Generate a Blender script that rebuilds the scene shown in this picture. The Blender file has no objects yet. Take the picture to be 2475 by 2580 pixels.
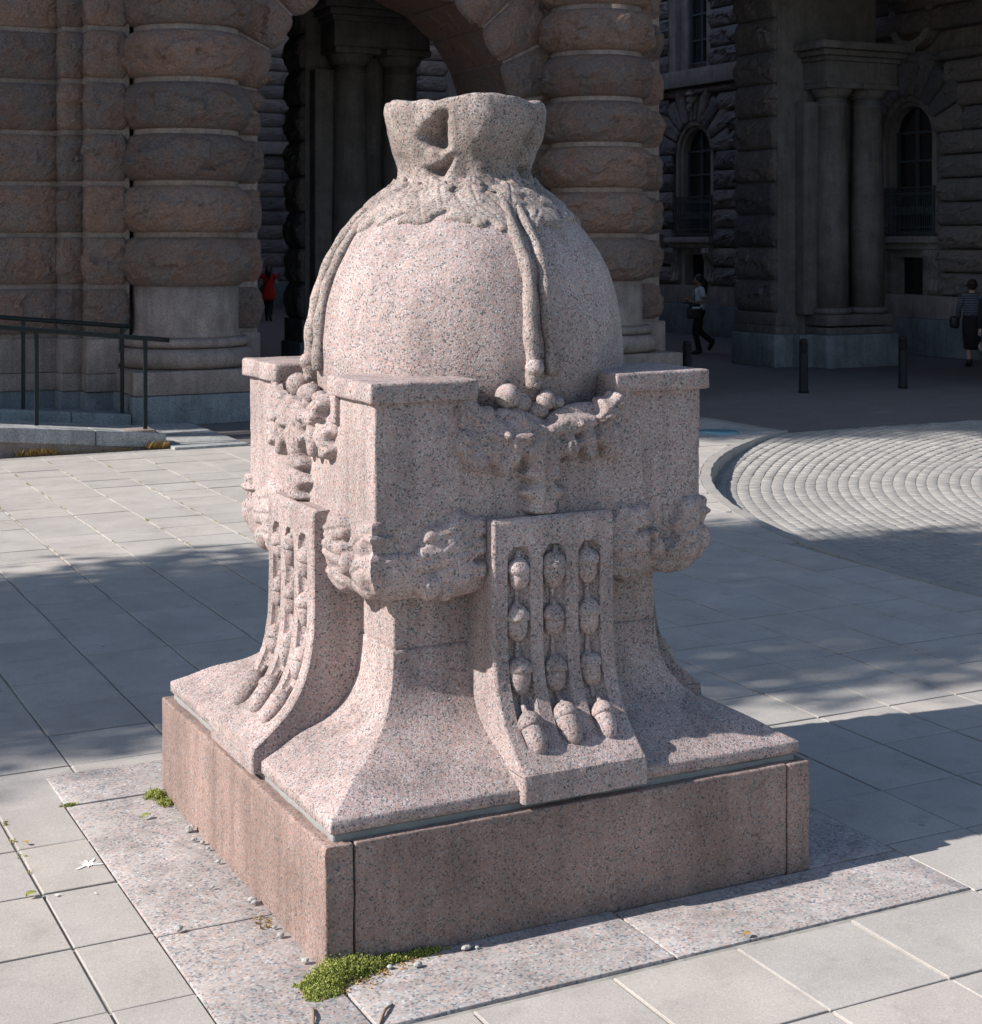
import bpy, bmesh, math, random
import numpy as np
from mathutils import Matrix, Vector, Euler

# ------------------------------------------------------------------ camera, sky, sun, exposure
SC = bpy.context.scene
COL = SC.collection
TH = math.radians(26.9)                      # the square is turned 26.9 degrees to the view
CAM = (-2.853, -5.858, 2.36)
cam_d = bpy.data.cameras.new('camera')
cam = bpy.data.objects.new('camera', cam_d)
COL.objects.link(cam)
cam.location = CAM
cam.rotation_euler = (math.pi / 2, 0, -TH)
cam_d.sensor_fit = 'HORIZONTAL'
cam_d.sensor_width = 36.0
cam_d.lens = 4085.0 / 2475.0 * 36.0
cam_d.shift_y = -685.0 / 2475.0
cam_d.clip_end = 900.0
cam_d.dof.use_dof = True
cam_d.dof.focus_distance = 6.2
cam_d.dof.aperture_fstop = 16.0
SC.camera = cam

SUN_EL = math.radians(35.0)
SUN_TRAVEL = math.radians(-7.5)              # direction the light travels over the ground
world = bpy.data.worlds.new('World')
SC.world = world
world.use_nodes = True
wn = world.node_tree.nodes
wn.clear()
sky = wn.new('ShaderNodeTexSky')
sky.sky_type = 'NISHITA'
sky.sun_disc = False
sky.sun_elevation = SUN_EL
# the sun stands opposite to its direction of travel; the sky's rotation is measured clockwise from +Y
_tx, _ty = -math.cos(SUN_TRAVEL), -math.sin(SUN_TRAVEL)
sky.sun_rotation = math.atan2(_tx, _ty)
sky.air_density = 1.0
sky.dust_density = 0.5
sky.ozone_density = 1.0
bg = wn.new('ShaderNodeBackground')
bg.inputs['Strength'].default_value = 0.098
wo = wn.new('ShaderNodeOutputWorld')
world.node_tree.links.new(sky.outputs[0], bg.inputs[0])
world.node_tree.links.new(bg.outputs[0], wo.inputs[0])

sun_d = bpy.data.lights.new('sun', 'SUN')
sun_d.energy = 5.0
sun_d.angle = math.radians(0.53)
sun_d.color = (1.0, 0.952, 0.91)
sun = bpy.data.objects.new('sun', sun_d)
COL.objects.link(sun)
_dir = Vector((math.cos(SUN_TRAVEL) * math.cos(SUN_EL), math.sin(SUN_TRAVEL) * math.cos(SUN_EL), -math.sin(SUN_EL)))
sun.rotation_euler = _dir.to_track_quat('-Z', 'Y').to_euler()
sun.location = (-20, 0, 30)

SC.view_settings.view_transform = 'Standard'
SC.view_settings.look = 'None'
SC.view_settings.exposure = 0.78
SC.view_settings.gamma = 1.0
SC.view_settings.use_curve_mapping = False

rng = random.Random(7)
R = np.random.RandomState(11)

# ------------------------------------------------------------------ photo pixel -> place (on a known plane)
F_, YH_ = 4085.0, 605.0
EX = np.array([math.cos(TH), -math.sin(TH)])
EY = np.array([math.sin(TH), math.cos(TH)])
C2 = np.array(CAM[:2])


def on_z(sx, sy, z=0.0):
    d = F_ * (CAM[2] - z) / (sy - YH_)
    p = C2 + (sx - 1237.5) / F_ * d * EX + d * EY
    return (float(p[0]), float(p[1]), z)


def on_y(sx, sy, y):
    v = (sx - 1237.5) / F_ * EX + EY
    d = (y - C2[1]) / v[1]
    return (float(C2[0] + v[0] * d), y, float(CAM[2] - (sy - YH_) / F_ * d))


def on_x(sx, sy, x):
    v = (sx - 1237.5) / F_ * EX + EY
    d = (x - C2[0]) / v[0]
    return (x, float(C2[1] + v[1] * d), float(CAM[2] - (sy - YH_) / F_ * d))


def proj(p):
    r = np.array(p[:2]) - C2
    d = float(r @ EY)
    if d < 0.3:
        return None
    return 1237.5 + F_ * float(r @ EX) / d, YH_ + F_ * (CAM[2] - p[2]) / d, d


def in_view(p, pad=60):
    q = proj(p)
    return q is not None and -pad < q[0] < 2475 + pad and -pad < q[1] < 2580 + pad


# ------------------------------------------------------------------ noise
def _hash(i, j, k, s):
    h = (i * 374761393 + j * 668265263 + k * 2147483647 + s * 1274126177) & 0xFFFFFFFF
    h = ((h ^ (h >> 13)) * 1274126177) & 0xFFFFFFFF
    h = (h ^ (h >> 16)) & 0xFFFFFFFF
    return h.astype(np.float64) / 4294967295.0


def vnoise(p, seed=0):
    p = np.asarray(p, float)
    f = np.floor(p).astype(np.int64)
    t = p - f
    t = t * t * t * (t * (t * 6 - 15) + 10)
    out = 0
    for dx in (0, 1):
        for dy in (0, 1):
            for dz in (0, 1):
                w = (t[:, 0] if dx else 1 - t[:, 0]) * (t[:, 1] if dy else 1 - t[:, 1]) * (t[:, 2] if dz else 1 - t[:, 2])
                out = out + w * _hash(f[:, 0] + dx, f[:, 1] + dy, f[:, 2] + dz, seed)
    return out * 2 - 1


def fbm(p, seed=0, oct=4, gain=0.5):
    p = np.asarray(p, float)
    a, s, out = 1.0, 0.0, 0
    for o in range(oct):
        out = out + a * vnoise(p * (2.03 ** o) + 17.3 * o, seed + o)
        s += a
        a *= gain
    return out / s


# ------------------------------------------------------------------ object helpers
def mesh_np(name, v, faces):
    v = np.asarray(v, float)
    me = bpy.data.meshes.new(name)
    if isinstance(faces, np.ndarray):
        n, k = faces.shape
        me.vertices.add(len(v))
        me.vertices.foreach_set('co', v.astype(np.float32).ravel())
        me.loops.add(n * k)
        me.loops.foreach_set('vertex_index', faces.astype(np.int32).ravel())
        me.polygons.add(n)
        me.polygons.foreach_set('loop_start', np.arange(0, n * k, k, dtype=np.int32))
        try:
            me.polygons.foreach_set('loop_total', np.full(n, k, dtype=np.int32))
        except Exception:
            pass
        me.update(calc_edges=True)
    else:
        me.from_pydata([tuple(x) for x in v], [], [tuple(int(i) for i in f) for f in faces])
        me.update()
    me.validate()
    return me


def add(name, me, mat=None, parent=None, smooth=False, **props):
    o = bpy.data.objects.new(name, me)
    COL.objects.link(o)
    if mat is not None and len(me.materials) == 0:
        me.materials.append(mat)
    if smooth and me.polygons:
        me.polygons.foreach_set('use_smooth', np.ones(len(me.polygons), dtype=bool))
    if parent is not None:
        o.parent = parent
        o.matrix_parent_inverse = root_inv(parent)
    for k, x in props.items():
        o[k] = x
    return o


def root_inv(p):
    # meshes under an Empty keep world coordinates, so only the Empty's own placing is undone
    if p.type == 'EMPTY':
        return Matrix.LocRotScale(p.location, p.rotation_euler, p.scale).inverted()
    return Matrix.Identity(4)


def empty(name, loc, label, category, group=None, **props):
    o = bpy.data.objects.new(name, None)
    o.empty_display_size = 0.2
    COL.objects.link(o)
    o.location = loc
    o['label'] = label
    o['category'] = category
    if group:
        o['group'] = group
    for k, x in props.items():
        o[k] = x
    return o


def tag(o, label, category, group=None, kind=None):
    o['label'] = label
    o['category'] = category
    if group:
        o['group'] = group
    if kind:
        o['kind'] = kind
    return o


def grid_quads(nu, nv, wrap=False):
    """rows nv, columns nu; vertex index = row*nu + col"""
    cols = nu if wrap else nu - 1
    c = np.arange(cols)
    r = np.arange(nv - 1)
    cc, rr = np.meshgrid(c, r)
    a = rr * nu + cc
    b = rr * nu + (cc + 1) % nu
    return np.stack([a.ravel(), b.ravel(), (b + nu).ravel(), (a + nu).ravel()], 1)


class Bag:
    """collects pieces of geometry for one mesh"""
    def __init__(s):
        s.v = []
        s.f = []
        s.n = 0

    def put(s, v, f):
        v = np.asarray(v, float)
        s.v.append(v)
        s.f += [tuple(int(i) + s.n for i in q) for q in f]
        s.n += len(v)
        return s

    def mesh(s, name):
        return mesh_np(name, np.concatenate(s.v), s.f)


def box_vf(x0, x1, y0, y1, z0, z1):
    v = [(x0, y0, z0), (x1, y0, z0), (x1, y1, z0), (x0, y1, z0), (x0, y0, z1), (x1, y0, z1), (x1, y1, z1), (x0, y1, z1)]
    f = [(0, 3, 2, 1), (4, 5, 6, 7), (0, 1, 5, 4), (1, 2, 6, 5), (2, 3, 7, 6), (3, 0, 4, 7)]
    return np.array(v), f


def box_mesh(name, *a):
    v, f = box_vf(*a)
    return mesh_np(name, v, f)


def rbox_vf(x0, x1, y0, y1, z0, z1, r=0.01, res=0.08, noise=0.0, seed=0, chip=0.5, nscale=14.0):
    """box with softened, unevenly worn edges"""
    lo = np.array([x0, y0, z0], float)
    hi = np.array([x1, y1, z1], float)
    r = min(r, 0.45 * float((hi - lo).min()))

    def line(a, b):
        n = max(1, int(round((b - a - 2 * r) / res)))
        return np.concatenate([[a, a + 0.35 * r], np.linspace(a + r, b - r, n + 1), [b - 0.35 * r, b]])
    L = [line(lo[i], hi[i]) for i in range(3)]
    vs, fs, n0 = [], [], 0
    for ax in range(3):
        u, w = (ax + 1) % 3, (ax + 2) % 3
        U, W = np.meshgrid(L[u], L[w])
        for side in (0, 1):
            p = np.zeros((U.size, 3))
            p[:, u] = U.ravel()
            p[:, w] = W.ravel()
            p[:, ax] = hi[ax] if side else lo[ax]
            q = grid_quads(len(L[u]), len(L[w]))
            if not side:
                q = q[:, ::-1]
            vs.append(p)
            fs.append(q + n0)
            n0 += len(p)
    v = np.concatenate(vs)
    f = np.concatenate(fs)
    key = np.round(v * 1e5).astype(np.int64)
    _, idx, inv = np.unique(key, axis=0, return_index=True, return_inverse=True)
    v = v[idx]
    f = inv.ravel()[f]
    rr = r * (1.0 + chip * fbm(v * nscale + seed * 3.1, seed, 3))
    rr = np.clip(rr, 0.2 * r, 0.49 * float((hi - lo).min()))
    inner = np.clip(v, lo + rr[:, None], hi - rr[:, None])
    d = v - inner
    ln = np.linalg.norm(d, axis=1)
    ln[ln < 1e-9] = 1
    nrm = d / ln[:, None]
    v = inner + nrm * rr[:, None]
    if noise:
        v = v + nrm * (noise * fbm(v * nscale * 0.7 + 5, seed + 9, 3))[:, None]
    return v, f


def rbox(name, *a, **k):
    v, f = rbox_vf(*a, **k)
    return mesh_np(name, v, f)


def rrect(x0, x1, y0, y1, r=0.03, step=0.06):
    """rounded rectangle, counter-clockwise, evenly stepped"""
    pts = []

    def seg(a, b):
        n = max(1, int(round(math.dist(a, b) / step)))
        for i in range(n):
            t = i / n
            pts.append((a[0] + (b[0] - a[0]) * t, a[1] + (b[1] - a[1]) * t))

    def arc(cx, cy, a0):
        for i in range(4):
            a = a0 + math.pi / 2 * i / 4
            pts.append((cx + r * math.cos(a), cy + r * math.sin(a)))
    seg((x0 + r, y0), (x1 - r, y0)); arc(x1 - r, y0 + r, -math.pi / 2)
    seg((x1, y0 + r), (x1, y1 - r)); arc(x1 - r, y1 - r, 0)
    seg((x1 - r, y1), (x0 + r, y1)); arc(x0 + r, y1 - r, math.pi / 2)
    seg((x0, y1 - r), (x0, y0 + r)); arc(x0 + r, y0 + r, math.pi)
    return np.array(pts)


def circle(cx, cy, r, n=64):
    a = np.arange(n) / n * 2 * math.pi
    return np.stack([cx + r * np.cos(a), cy + r * np.sin(a)], 1)


def perim_normals(p):
    t = np.roll(p, -1, 0) - np.roll(p, 1, 0)
    n = np.stack([t[:, 1], -t[:, 0]], 1)
    return n / np.maximum(np.linalg.norm(n, axis=1), 1e-9)[:, None]


def facets(p, seed):
    """split-stone facets: every cell of a random mosaic is a small tilted plane"""
    p = np.asarray(p, float)
    f = np.floor(p).astype(np.int64)
    best = np.full(len(p), 1e9)
    out = np.zeros(len(p))
    for dx in (-1, 0, 1):
        for dy in (-1, 0, 1):
            for dz in (-1, 0, 1):
                c = f + np.array([dx, dy, dz])
                h = [_hash(c[:, 0], c[:, 1], c[:, 2], seed + k) for k in range(6)]
                d = p - (c + np.stack(h[:3], 1))
                d2 = (d * d).sum(1)
                pl = (h[3] - .5) * .7 + d[:, 0] * (h[4] - .5) * 1.6 + d[:, 1] * (h[4] - .5) * 1.6 + d[:, 2] * (h[5] - .45) * 1.7
                m = d2 < best
                out = np.where(m, pl, out)
                best = np.where(m, d2, best)
    return out


def rustic_vf(perim, z0, z1, bulge, seed, nz=12, weight=None, rough=1.0, pw=2.0, polar=None):
    """a rock-faced stone: the outline grown outward like split granite"""
    nrm = perim_normals(perim)
    n = len(perim)
    nz = int(nz * 1.5)
    v01 = np.linspace(0, 1, nz)
    v01 = 0.5 - 0.5 * np.cos(v01 * math.pi) * (0.55 + 0.45 * np.abs(np.cos(v01 * math.pi)))
    v01[0], v01[-1] = 0, 1
    w = np.ones(n) if weight is None else np.array([weight(a, b) for a, b in nrm])
    P = np.zeros((nz, n, 3))
    P[:, :, 0] = perim[None, :, 0]
    P[:, :, 1] = perim[None, :, 1]
    P[:, :, 2] = (z0 + (z1 - z0) * v01)[:, None]
    q = P.reshape(-1, 3)
    pil = (1 - np.abs(2 * v01 - 1) ** pw) ** 0.62
    big = fbm(q * np.array([1.7, 1.7, 2.4]) + seed * 7.7, seed, 2)
    wq = q + .10 * np.stack([fbm(q * 5, seed + 1, 2), fbm(q * 5 + 7, seed + 2, 2), fbm(q * 5 + 3, seed + 3, 2)], 1)
    fa = facets(wq * np.array([2.6, 2.6, 3.6]) + seed * 3.3, seed + 5)
    fb = facets(wq * np.array([6.5, 6.5, 8.5]) + seed * 1.3, seed + 15)
    fine = fbm(q * 15.0 + seed, seed + 8, 3)
    h = np.repeat(pil, n) * (0.86 + rough * (0.16 * big + 0.40 * fa + 0.20 * fb + 0.10 * fine))
    h = np.clip(h, 0.0, 1.5) * bulge * np.tile(w, nz)
    q[:, 0] += np.tile(nrm[:, 0], nz) * h
    q[:, 1] += np.tile(nrm[:, 1], nz) * h
    q[:, 2] += 0.25 * h * rough * fbm(q * 4 + 3, seed + 2, 2) * np.repeat(pil, n)
    f = [tuple(x) for x in grid_quads(n, nz, True)]
    f.append(tuple(range(n))[::-1])
    f.append(tuple(range((nz - 1) * n, nz * n)))
    if polar:                                     # (radial, depth, angle) -> place
        cx, cz = polar
        r, y, a = q[:, 0].copy(), q[:, 1].copy(), q[:, 2].copy()
        q = np.stack([cx + r * np.cos(a), y, cz + r * np.sin(a)], 1)
    return q, f


def rustic(name, *a, **k):
    v, f = rustic_vf(*a, **k)
    return mesh_np(name, v, f)


def lathe_vf(prof, cx, cy, n=48, cap=True):
    prof = np.array(prof, float)
    a = np.arange(n) / n * 2 * math.pi
    v = np.zeros((len(prof), n, 3))
    v[:, :, 0] = cx + prof[:, 0][:, None] * np.cos(a)
    v[:, :, 1] = cy + prof[:, 0][:, None] * np.sin(a)
    v[:, :, 2] = prof[:, 1][:, None]
    f = [tuple(x) for x in grid_quads(n, len(prof), True)]
    if cap:
        f.append(tuple(range(n))[::-1])
        f.append(tuple(range((len(prof) - 1) * n, len(prof) * n)))
    return v.reshape(-1, 3), f


def lathe(name, *a, **k):
    v, f = lathe_vf(*a, **k)
    return mesh_np(name, v, f)


def tube_vf(pts, rad, n=10, cap=True):
    pts = np.array(pts, float)
    m = len(pts)
    rad = np.broadcast_to(np.array(rad, float), (m,))
    t = np.gradient(pts, axis=0)
    t /= np.maximum(np.linalg.norm(t, axis=1), 1e-9)[:, None]
    ref = np.array([0, 0, 1.0]) if abs(t[0][2]) < 0.9 else np.array([1.0, 0, 0])
    v = []
    for i in range(m):
        s = np.cross(t[i], ref)
        s /= max(np.linalg.norm(s), 1e-9)
        u = np.cross(s, t[i])
        ref = u
        for k in range(n):
            a = 2 * math.pi * k / n
            v.append(pts[i] + rad[i] * (math.cos(a) * s + math.sin(a) * u))
    f = [tuple(x) for x in grid_quads(n, m, True)]
    if cap:
        f.append(tuple(range(n))[::-1])
        f.append(tuple(range((m - 1) * n, m * n)))
    return np.array(v), f


def tube(name, *a, **k):
    v, f = tube_vf(*a, **k)
    return mesh_np(name, v, f)


def ball_vf(c, r, n=14, sc=(1, 1, 1)):
    prof = [(max(1e-4, math.sin(math.pi * i / n)) * r, -math.cos(math.pi * i / n) * r) for i in range(n + 1)]
    v, f = lathe_vf(prof, 0, 0, n=n + 4)
    return v * np.array(sc) + np.array(c), f


# ------------------------------------------------------------------ materials
def new_mat(name):
    m = bpy.data.materials.new(name)
    m.use_nodes = True
    nt = m.node_tree
    return m, nt, nt.nodes['Principled BSDF']


def N(nt, t, **kw):
    n = nt.nodes.new(t)
    for k, v in kw.items():
        setattr(n, k, v)
    return n


def ramp(nt, fac, stops, interp='LINEAR'):
    r = N(nt, 'ShaderNodeValToRGB')
    r.color_ramp.interpolation = interp
    e = r.color_ramp.elements
    while len(e) < len(stops):
        e.new(0.5)
    for i, (p, c) in enumerate(stops):
        e[i].position = p
        e[i].color = (c[0], c[1], c[2], 1) if not isinstance(c, (int, float)) else (c, c, c, 1)
    nt.links.new(fac, r.inputs[0])
    return r.outputs[0]


def mixc(nt, fac, a, b, mode='MIX'):
    m = N(nt, 'ShaderNodeMix', data_type='RGBA', blend_type=mode)
    for s, x in ((m.inputs[0], fac), (m.inputs[6], a), (m.inputs[7], b)):
        if hasattr(x, 'is_linked'):
            nt.links.new(x, s)
        elif isinstance(x, (int, float)):
            s.default_value = x
        else:
            s.default_value = (x[0], x[1], x[2], 1)
    return m.outputs[2]


def coords(nt, scale=None):
    tc = N(nt, 'ShaderNodeNewGeometry')
    return tc.outputs['Position']


def noise(nt, vec, scale, detail=4, rough=0.55, out=0):
    n = N(nt, 'ShaderNodeTexNoise')
    n.inputs['Scale'].default_value = scale
    n.inputs['Detail'].default_value = detail
    n.inputs['Roughness'].default_value = rough
    nt.links.new(vec, n.inputs['Vector'])
    return n.outputs[out]


def voro(nt, vec, scale, out='Color', feature='F1', rnd=1.0):
    n = N(nt, 'ShaderNodeTexVoronoi', feature=feature)
    n.inputs['Scale'].default_value = scale
    n.inputs['Randomness'].default_value = rnd
    nt.links.new(vec, n.inputs['Vector'])
    return n.outputs[out]


def bump(nt, bsdf, h, strength, dist):
    b = N(nt, 'ShaderNodeBump')
    b.inputs['Strength'].default_value = strength
    b.inputs['Distance'].default_value = dist
    nt.links.new(h, b.inputs['Height'])
    nt.links.new(b.outputs[0], bsdf.inputs['Normal'])


def warp(nt, vec, scale, amt):
    n = noise(nt, vec, scale, 2, 0.5, out=1)
    s = N(nt, 'ShaderNodeVectorMath', operation='SUBTRACT')
    nt.links.new(n, s.inputs[0])
    s.inputs[1].default_value = (0.5, 0.5, 0.5)
    k = N(nt, 'ShaderNodeVectorMath', operation='SCALE')
    nt.links.new(s.outputs[0], k.inputs[0])
    k.inputs['Scale'].default_value = amt
    a = N(nt, 'ShaderNodeVectorMath', operation='ADD')
    nt.links.new(vec, a.inputs[0])
    nt.links.new(k.outputs[0], a.inputs[1])
    return a.outputs[0]


def granite(name, pink, grey, mid, dark, scale=120, stain=0.35, stain_col=(0.10, 0.085, 0.07), rough=0.75,
            bump_s=0.5, bump_d=0.004, big=0.25, dark_amt=0.10, spec=0.35, streak=0.7):
    m, nt, b = new_mat(name)
    p = coords(nt)
    pw = warp(nt, p, scale * 0.7, 0.9 / scale)
    c1 = voro(nt, pw, scale, 'Color')
    sp = N(nt, 'ShaderNodeSeparateColor')
    nt.links.new(c1, sp.inputs[0])
    col = ramp(nt, sp.outputs[0], [(0.0, dark), (dark_amt, mid), (dark_amt + 0.15, grey), (dark_amt + 0.42, pink),
                                    (0.93, [x * 1.25 for x in grey])], 'CONSTANT')
    # each grain a little different
    g = ramp(nt, sp.outputs[1], [(0, 0.86), (1, 1.12)])
    col = mixc(nt, 1.0, col, g, 'MULTIPLY')
    # fine second grain
    c2 = voro(nt, pw, scale * 2.3, 'Color')
    s2 = N(nt, 'ShaderNodeSeparateColor')
    nt.links.new(c2, s2.inputs[0])
    f2 = ramp(nt, s2.outputs[0], [(0, 0.82), (0.5, 1.0), (1, 1.10)])
    col = mixc(nt, 0.7, col, f2, 'MULTIPLY')
    # cloudy variation
    cl = ramp(nt, noise(nt, p, 3.2, 4), [(0.3, 1 - big), (0.7, 1 + big * 0.6)])
    col = mixc(nt, 1.0, col, cl, 'MULTIPLY')
    # rain streaks and a patina of broad dull patches
    mp = N(nt, 'ShaderNodeMapping')
    mp.inputs['Scale'].default_value = (11, 11, 1.1)
    nt.links.new(p, mp.inputs[0])
    sk = ramp(nt, noise(nt, mp.outputs[0], 1.0, 5, 0.6), [(0.38, 0.74), (0.56, 1.03)])
    col = mixc(nt, streak, col, sk, 'MULTIPLY')
    pt = ramp(nt, noise(nt, p, 1.5, 5, 0.6), [(0.40, (0.80, 0.79, 0.77)), (0.62, (1.04, 1.03, 1.02))])
    col = mixc(nt, streak, col, pt, 'MULTIPLY')
    # weathering with shapes of its own
    st = ramp(nt, noise(nt, p, 6.5, 6, 0.65), [(0.52, 0.0), (0.72, 1.0)])
    stm = N(nt, 'ShaderNodeMath', operation='MULTIPLY')
    nt.links.new(st, stm.inputs[0])
    stm.inputs[1].default_value = stain
    col = mixc(nt, stm.outputs[0], col, stain_col)
    nt.links.new(col, b.inputs['Base Color'])
    b.inputs['Roughness'].default_value = rough
    b.inputs['Specular IOR Level'].default_value = spec
    h = noise(nt, p, scale * 0.55, 5, 0.7)
    bump(nt, b, h, bump_s, bump_d)
    return m


PINK = granite('granite_pink_weathered', (0.41, 0.288, 0.262), (0.385, 0.343, 0.335), (0.26, 0.228, 0.224), (0.115, 0.11, 0.115),
               scale=190, stain=0.30, stain_col=(0.18, 0.15, 0.125), bump_s=0.8, bump_d=0.006, big=0.16, dark_amt=0.09)
PINKD = granite('granite_pink_lichened', (0.39, 0.285, 0.25), (0.37, 0.335, 0.315), (0.24, 0.215, 0.205), (0.10, 0.098, 0.10),
                scale=190, stain=0.42, stain_col=(0.15, 0.132, 0.105), bump_s=0.9, bump_d=0.007, big=0.25, dark_amt=0.11, streak=1.0)
PLINTH = granite('granite_red_sawn', (0.285, 0.178, 0.146), (0.265, 0.21, 0.192), (0.19, 0.15, 0.135), (0.09, 0.08, 0.082),
                 scale=190, stain=0.35, stain_col=(0.16, 0.11, 0.085), bump_s=0.4, bump_d=0.003, rough=0.65, big=0.24, dark_amt=0.09)
SURROUND = granite('granite_surround', (0.41, 0.325, 0.295), (0.385, 0.37, 0.36), (0.31, 0.305, 0.305), (0.18, 0.185, 0.20),
                   scale=120, stain=0.85, stain_col=(0.35, 0.325, 0.30), bump_s=0.3, bump_d=0.003, rough=0.8, big=0.10, dark_amt=0.13)
PALE = granite('granite_pale_dressed', (0.30, 0.225, 0.195), (0.305, 0.26, 0.238), (0.235, 0.19, 0.175), (0.13, 0.112, 0.107),
               scale=150, stain=0.25, stain_col=(0.16, 0.13, 0.11), bump_s=0.4, bump_d=0.006)
PALEW = granite('granite_wing_dressed', (0.36, 0.31, 0.285), (0.37, 0.345, 0.33), (0.29, 0.265, 0.255), (0.17, 0.16, 0.16),
               scale=150, stain=0.25, stain_col=(0.22, 0.19, 0.17), bump_s=0.4, bump_d=0.006)
SHADED = granite('granite_shade_darkened', (0.155, 0.135, 0.128), (0.165, 0.155, 0.15), (0.125, 0.115, 0.11), (0.07, 0.066, 0.066),  # dressed granite with the gateway's shade put into its colour
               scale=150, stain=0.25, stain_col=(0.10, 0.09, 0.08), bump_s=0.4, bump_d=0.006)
BLUE = granite('granite_blue_grey', (0.20, 0.225, 0.24), (0.24, 0.26, 0.275), (0.17, 0.19, 0.205), (0.09, 0.10, 0.11),
               scale=150, stain=0.35, stain_col=(0.12, 0.13, 0.14), bump_s=0.4, bump_d=0.006)
KERBG = granite('granite_grey_kerb', (0.36, 0.36, 0.36), (0.40, 0.40, 0.39), (0.29, 0.29, 0.295), (0.15, 0.15, 0.16),
                scale=140, stain=0.2, stain_col=(0.2, 0.19, 0.18), bump_s=0.6, bump_d=0.012)


def rock_mat(name, a, b2, c, d, scale=55, bs=0.8):
    m, nt, b = new_mat(name)
    p = coords(nt)
    oi = N(nt, 'ShaderNodeObjectInfo')
    col = ramp(nt, noise(nt, p, 2.6, 6, 0.6), [(0.30, a), (0.45, b2), (0.58, c), (0.74, d)])
    g = voro(nt, warp(nt, p, scale, 0.01), scale, 'Color')
    s = N(nt, 'ShaderNodeSeparateColor')
    nt.links.new(g, s.inputs[0])
    col = mixc(nt, 0.8, col, ramp(nt, s.outputs[0], [(0, 0.55), (0.2, 0.9), (0.8, 1.1), (1, 1.35)]), 'MULTIPLY')
    var = ramp(nt, oi.outputs['Random'], [(0, (0.72, 0.74, 0.78)), (0.5, (1, 0.98, 0.97)), (1, (1.25, 1.12, 1.05))])
    col = mixc(nt, 1.0, col, var, 'MULTIPLY')
    nt.links.new(col, b.inputs['Base Color'])
    b.inputs['Roughness'].default_value = 0.85
    b.inputs['Specular IOR Level'].default_value = 0.25
    h = N(nt, 'ShaderNodeMath', operation='ADD')
    nt.links.new(noise(nt, p, 9, 8, 0.68), h.inputs[0])
    nt.links.new(noise(nt, p, 48, 4, 0.6), h.inputs[1])
    bump(nt, b, h.outputs[0], bs, 0.045)
    return m


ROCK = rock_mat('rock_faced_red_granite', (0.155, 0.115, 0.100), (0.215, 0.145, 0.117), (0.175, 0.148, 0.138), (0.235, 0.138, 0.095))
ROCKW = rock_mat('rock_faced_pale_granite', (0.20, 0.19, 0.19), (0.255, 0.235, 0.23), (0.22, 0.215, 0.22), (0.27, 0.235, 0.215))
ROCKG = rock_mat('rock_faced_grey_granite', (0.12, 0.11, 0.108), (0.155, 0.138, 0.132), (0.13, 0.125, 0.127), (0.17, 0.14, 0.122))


def plain(name, col, rough=0.6, metal=0.0, spec=0.4, nz=0.15, scale=12, bs=0.0):
    m, nt, b = new_mat(name)
    p = coords(nt)
    c = mixc(nt, 1.0, col, ramp(nt, noise(nt, p, scale, 5), [(0.25, 1 - nz), (0.75, 1 + nz)]), 'MULTIPLY')
    nt.links.new(c, b.inputs['Base Color'])
    b.inputs['Roughness'].default_value = rough
    b.inputs['Metallic'].default_value = metal
    b.inputs['Specular IOR Level'].default_value = spec
    if bs:
        bump(nt, b, noise(nt, p, scale * 4, 5), bs, 0.004)
    return m


def slab_mat(name, col, warm=(1.02, 1.0, 0.98), cool=(1.0, 0.995, 0.985)):
    m, nt, b = new_mat(name)
    p = coords(nt)
    oi = N(nt, 'ShaderNodeObjectInfo')
    c = mixc(nt, 1.0, col, ramp(nt, oi.outputs['Random'], [(0, [x * 0.95 for x in cool]), (0.45, (1, 1, 1)), (0.8, warm), (1, [x * 1.04 for x in warm])]), 'MULTIPLY')
    c = mixc(nt, 1.0, c, ramp(nt, noise(nt, p, 2.2, 6, 0.6), [(0.3, 0.86), (0.7, 1.1)]), 'MULTIPLY')
    g = voro(nt, p, 230, 'Color')
    s = N(nt, 'ShaderNodeSeparateColor')
    nt.links.new(g, s.inputs[0])
    c = mixc(nt, 0.55, c, ramp(nt, s.outputs[0], [(0, 0.62), (0.12, 0.92), (0.9, 1.05), (1, 1.4)]), 'MULTIPLY')
    # scattered dark spots: old gum and dirt
    d = voro(nt, p, 2.6, 'Distance')
    spot = ramp(nt, d, [(0.028, 1.0), (0.04, 0.0)])
    sm = N(nt, 'ShaderNodeMath', operation='MULTIPLY')
    nt.links.new(spot, sm.inputs[0])
    sm.inputs[1].default_value = 0.5
    c = mixc(nt, sm.outputs[0], c, (0.10, 0.095, 0.09))
    st = ramp(nt, noise(nt, p, 5.0, 7, 0.7), [(0.54, 0.0), (0.74, 0.5)])
    c = mixc(nt, st, c, (0.20, 0.185, 0.17))
    nt.links.new(c, b.inputs['Base Color'])
    b.inputs['Roughness'].default_value = 0.85
    b.inputs['Specular IOR Level'].default_value = 0.3
    bump(nt, b, noise(nt, p, 160, 4, 0.6), 0.35, 0.003)
    return m


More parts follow.
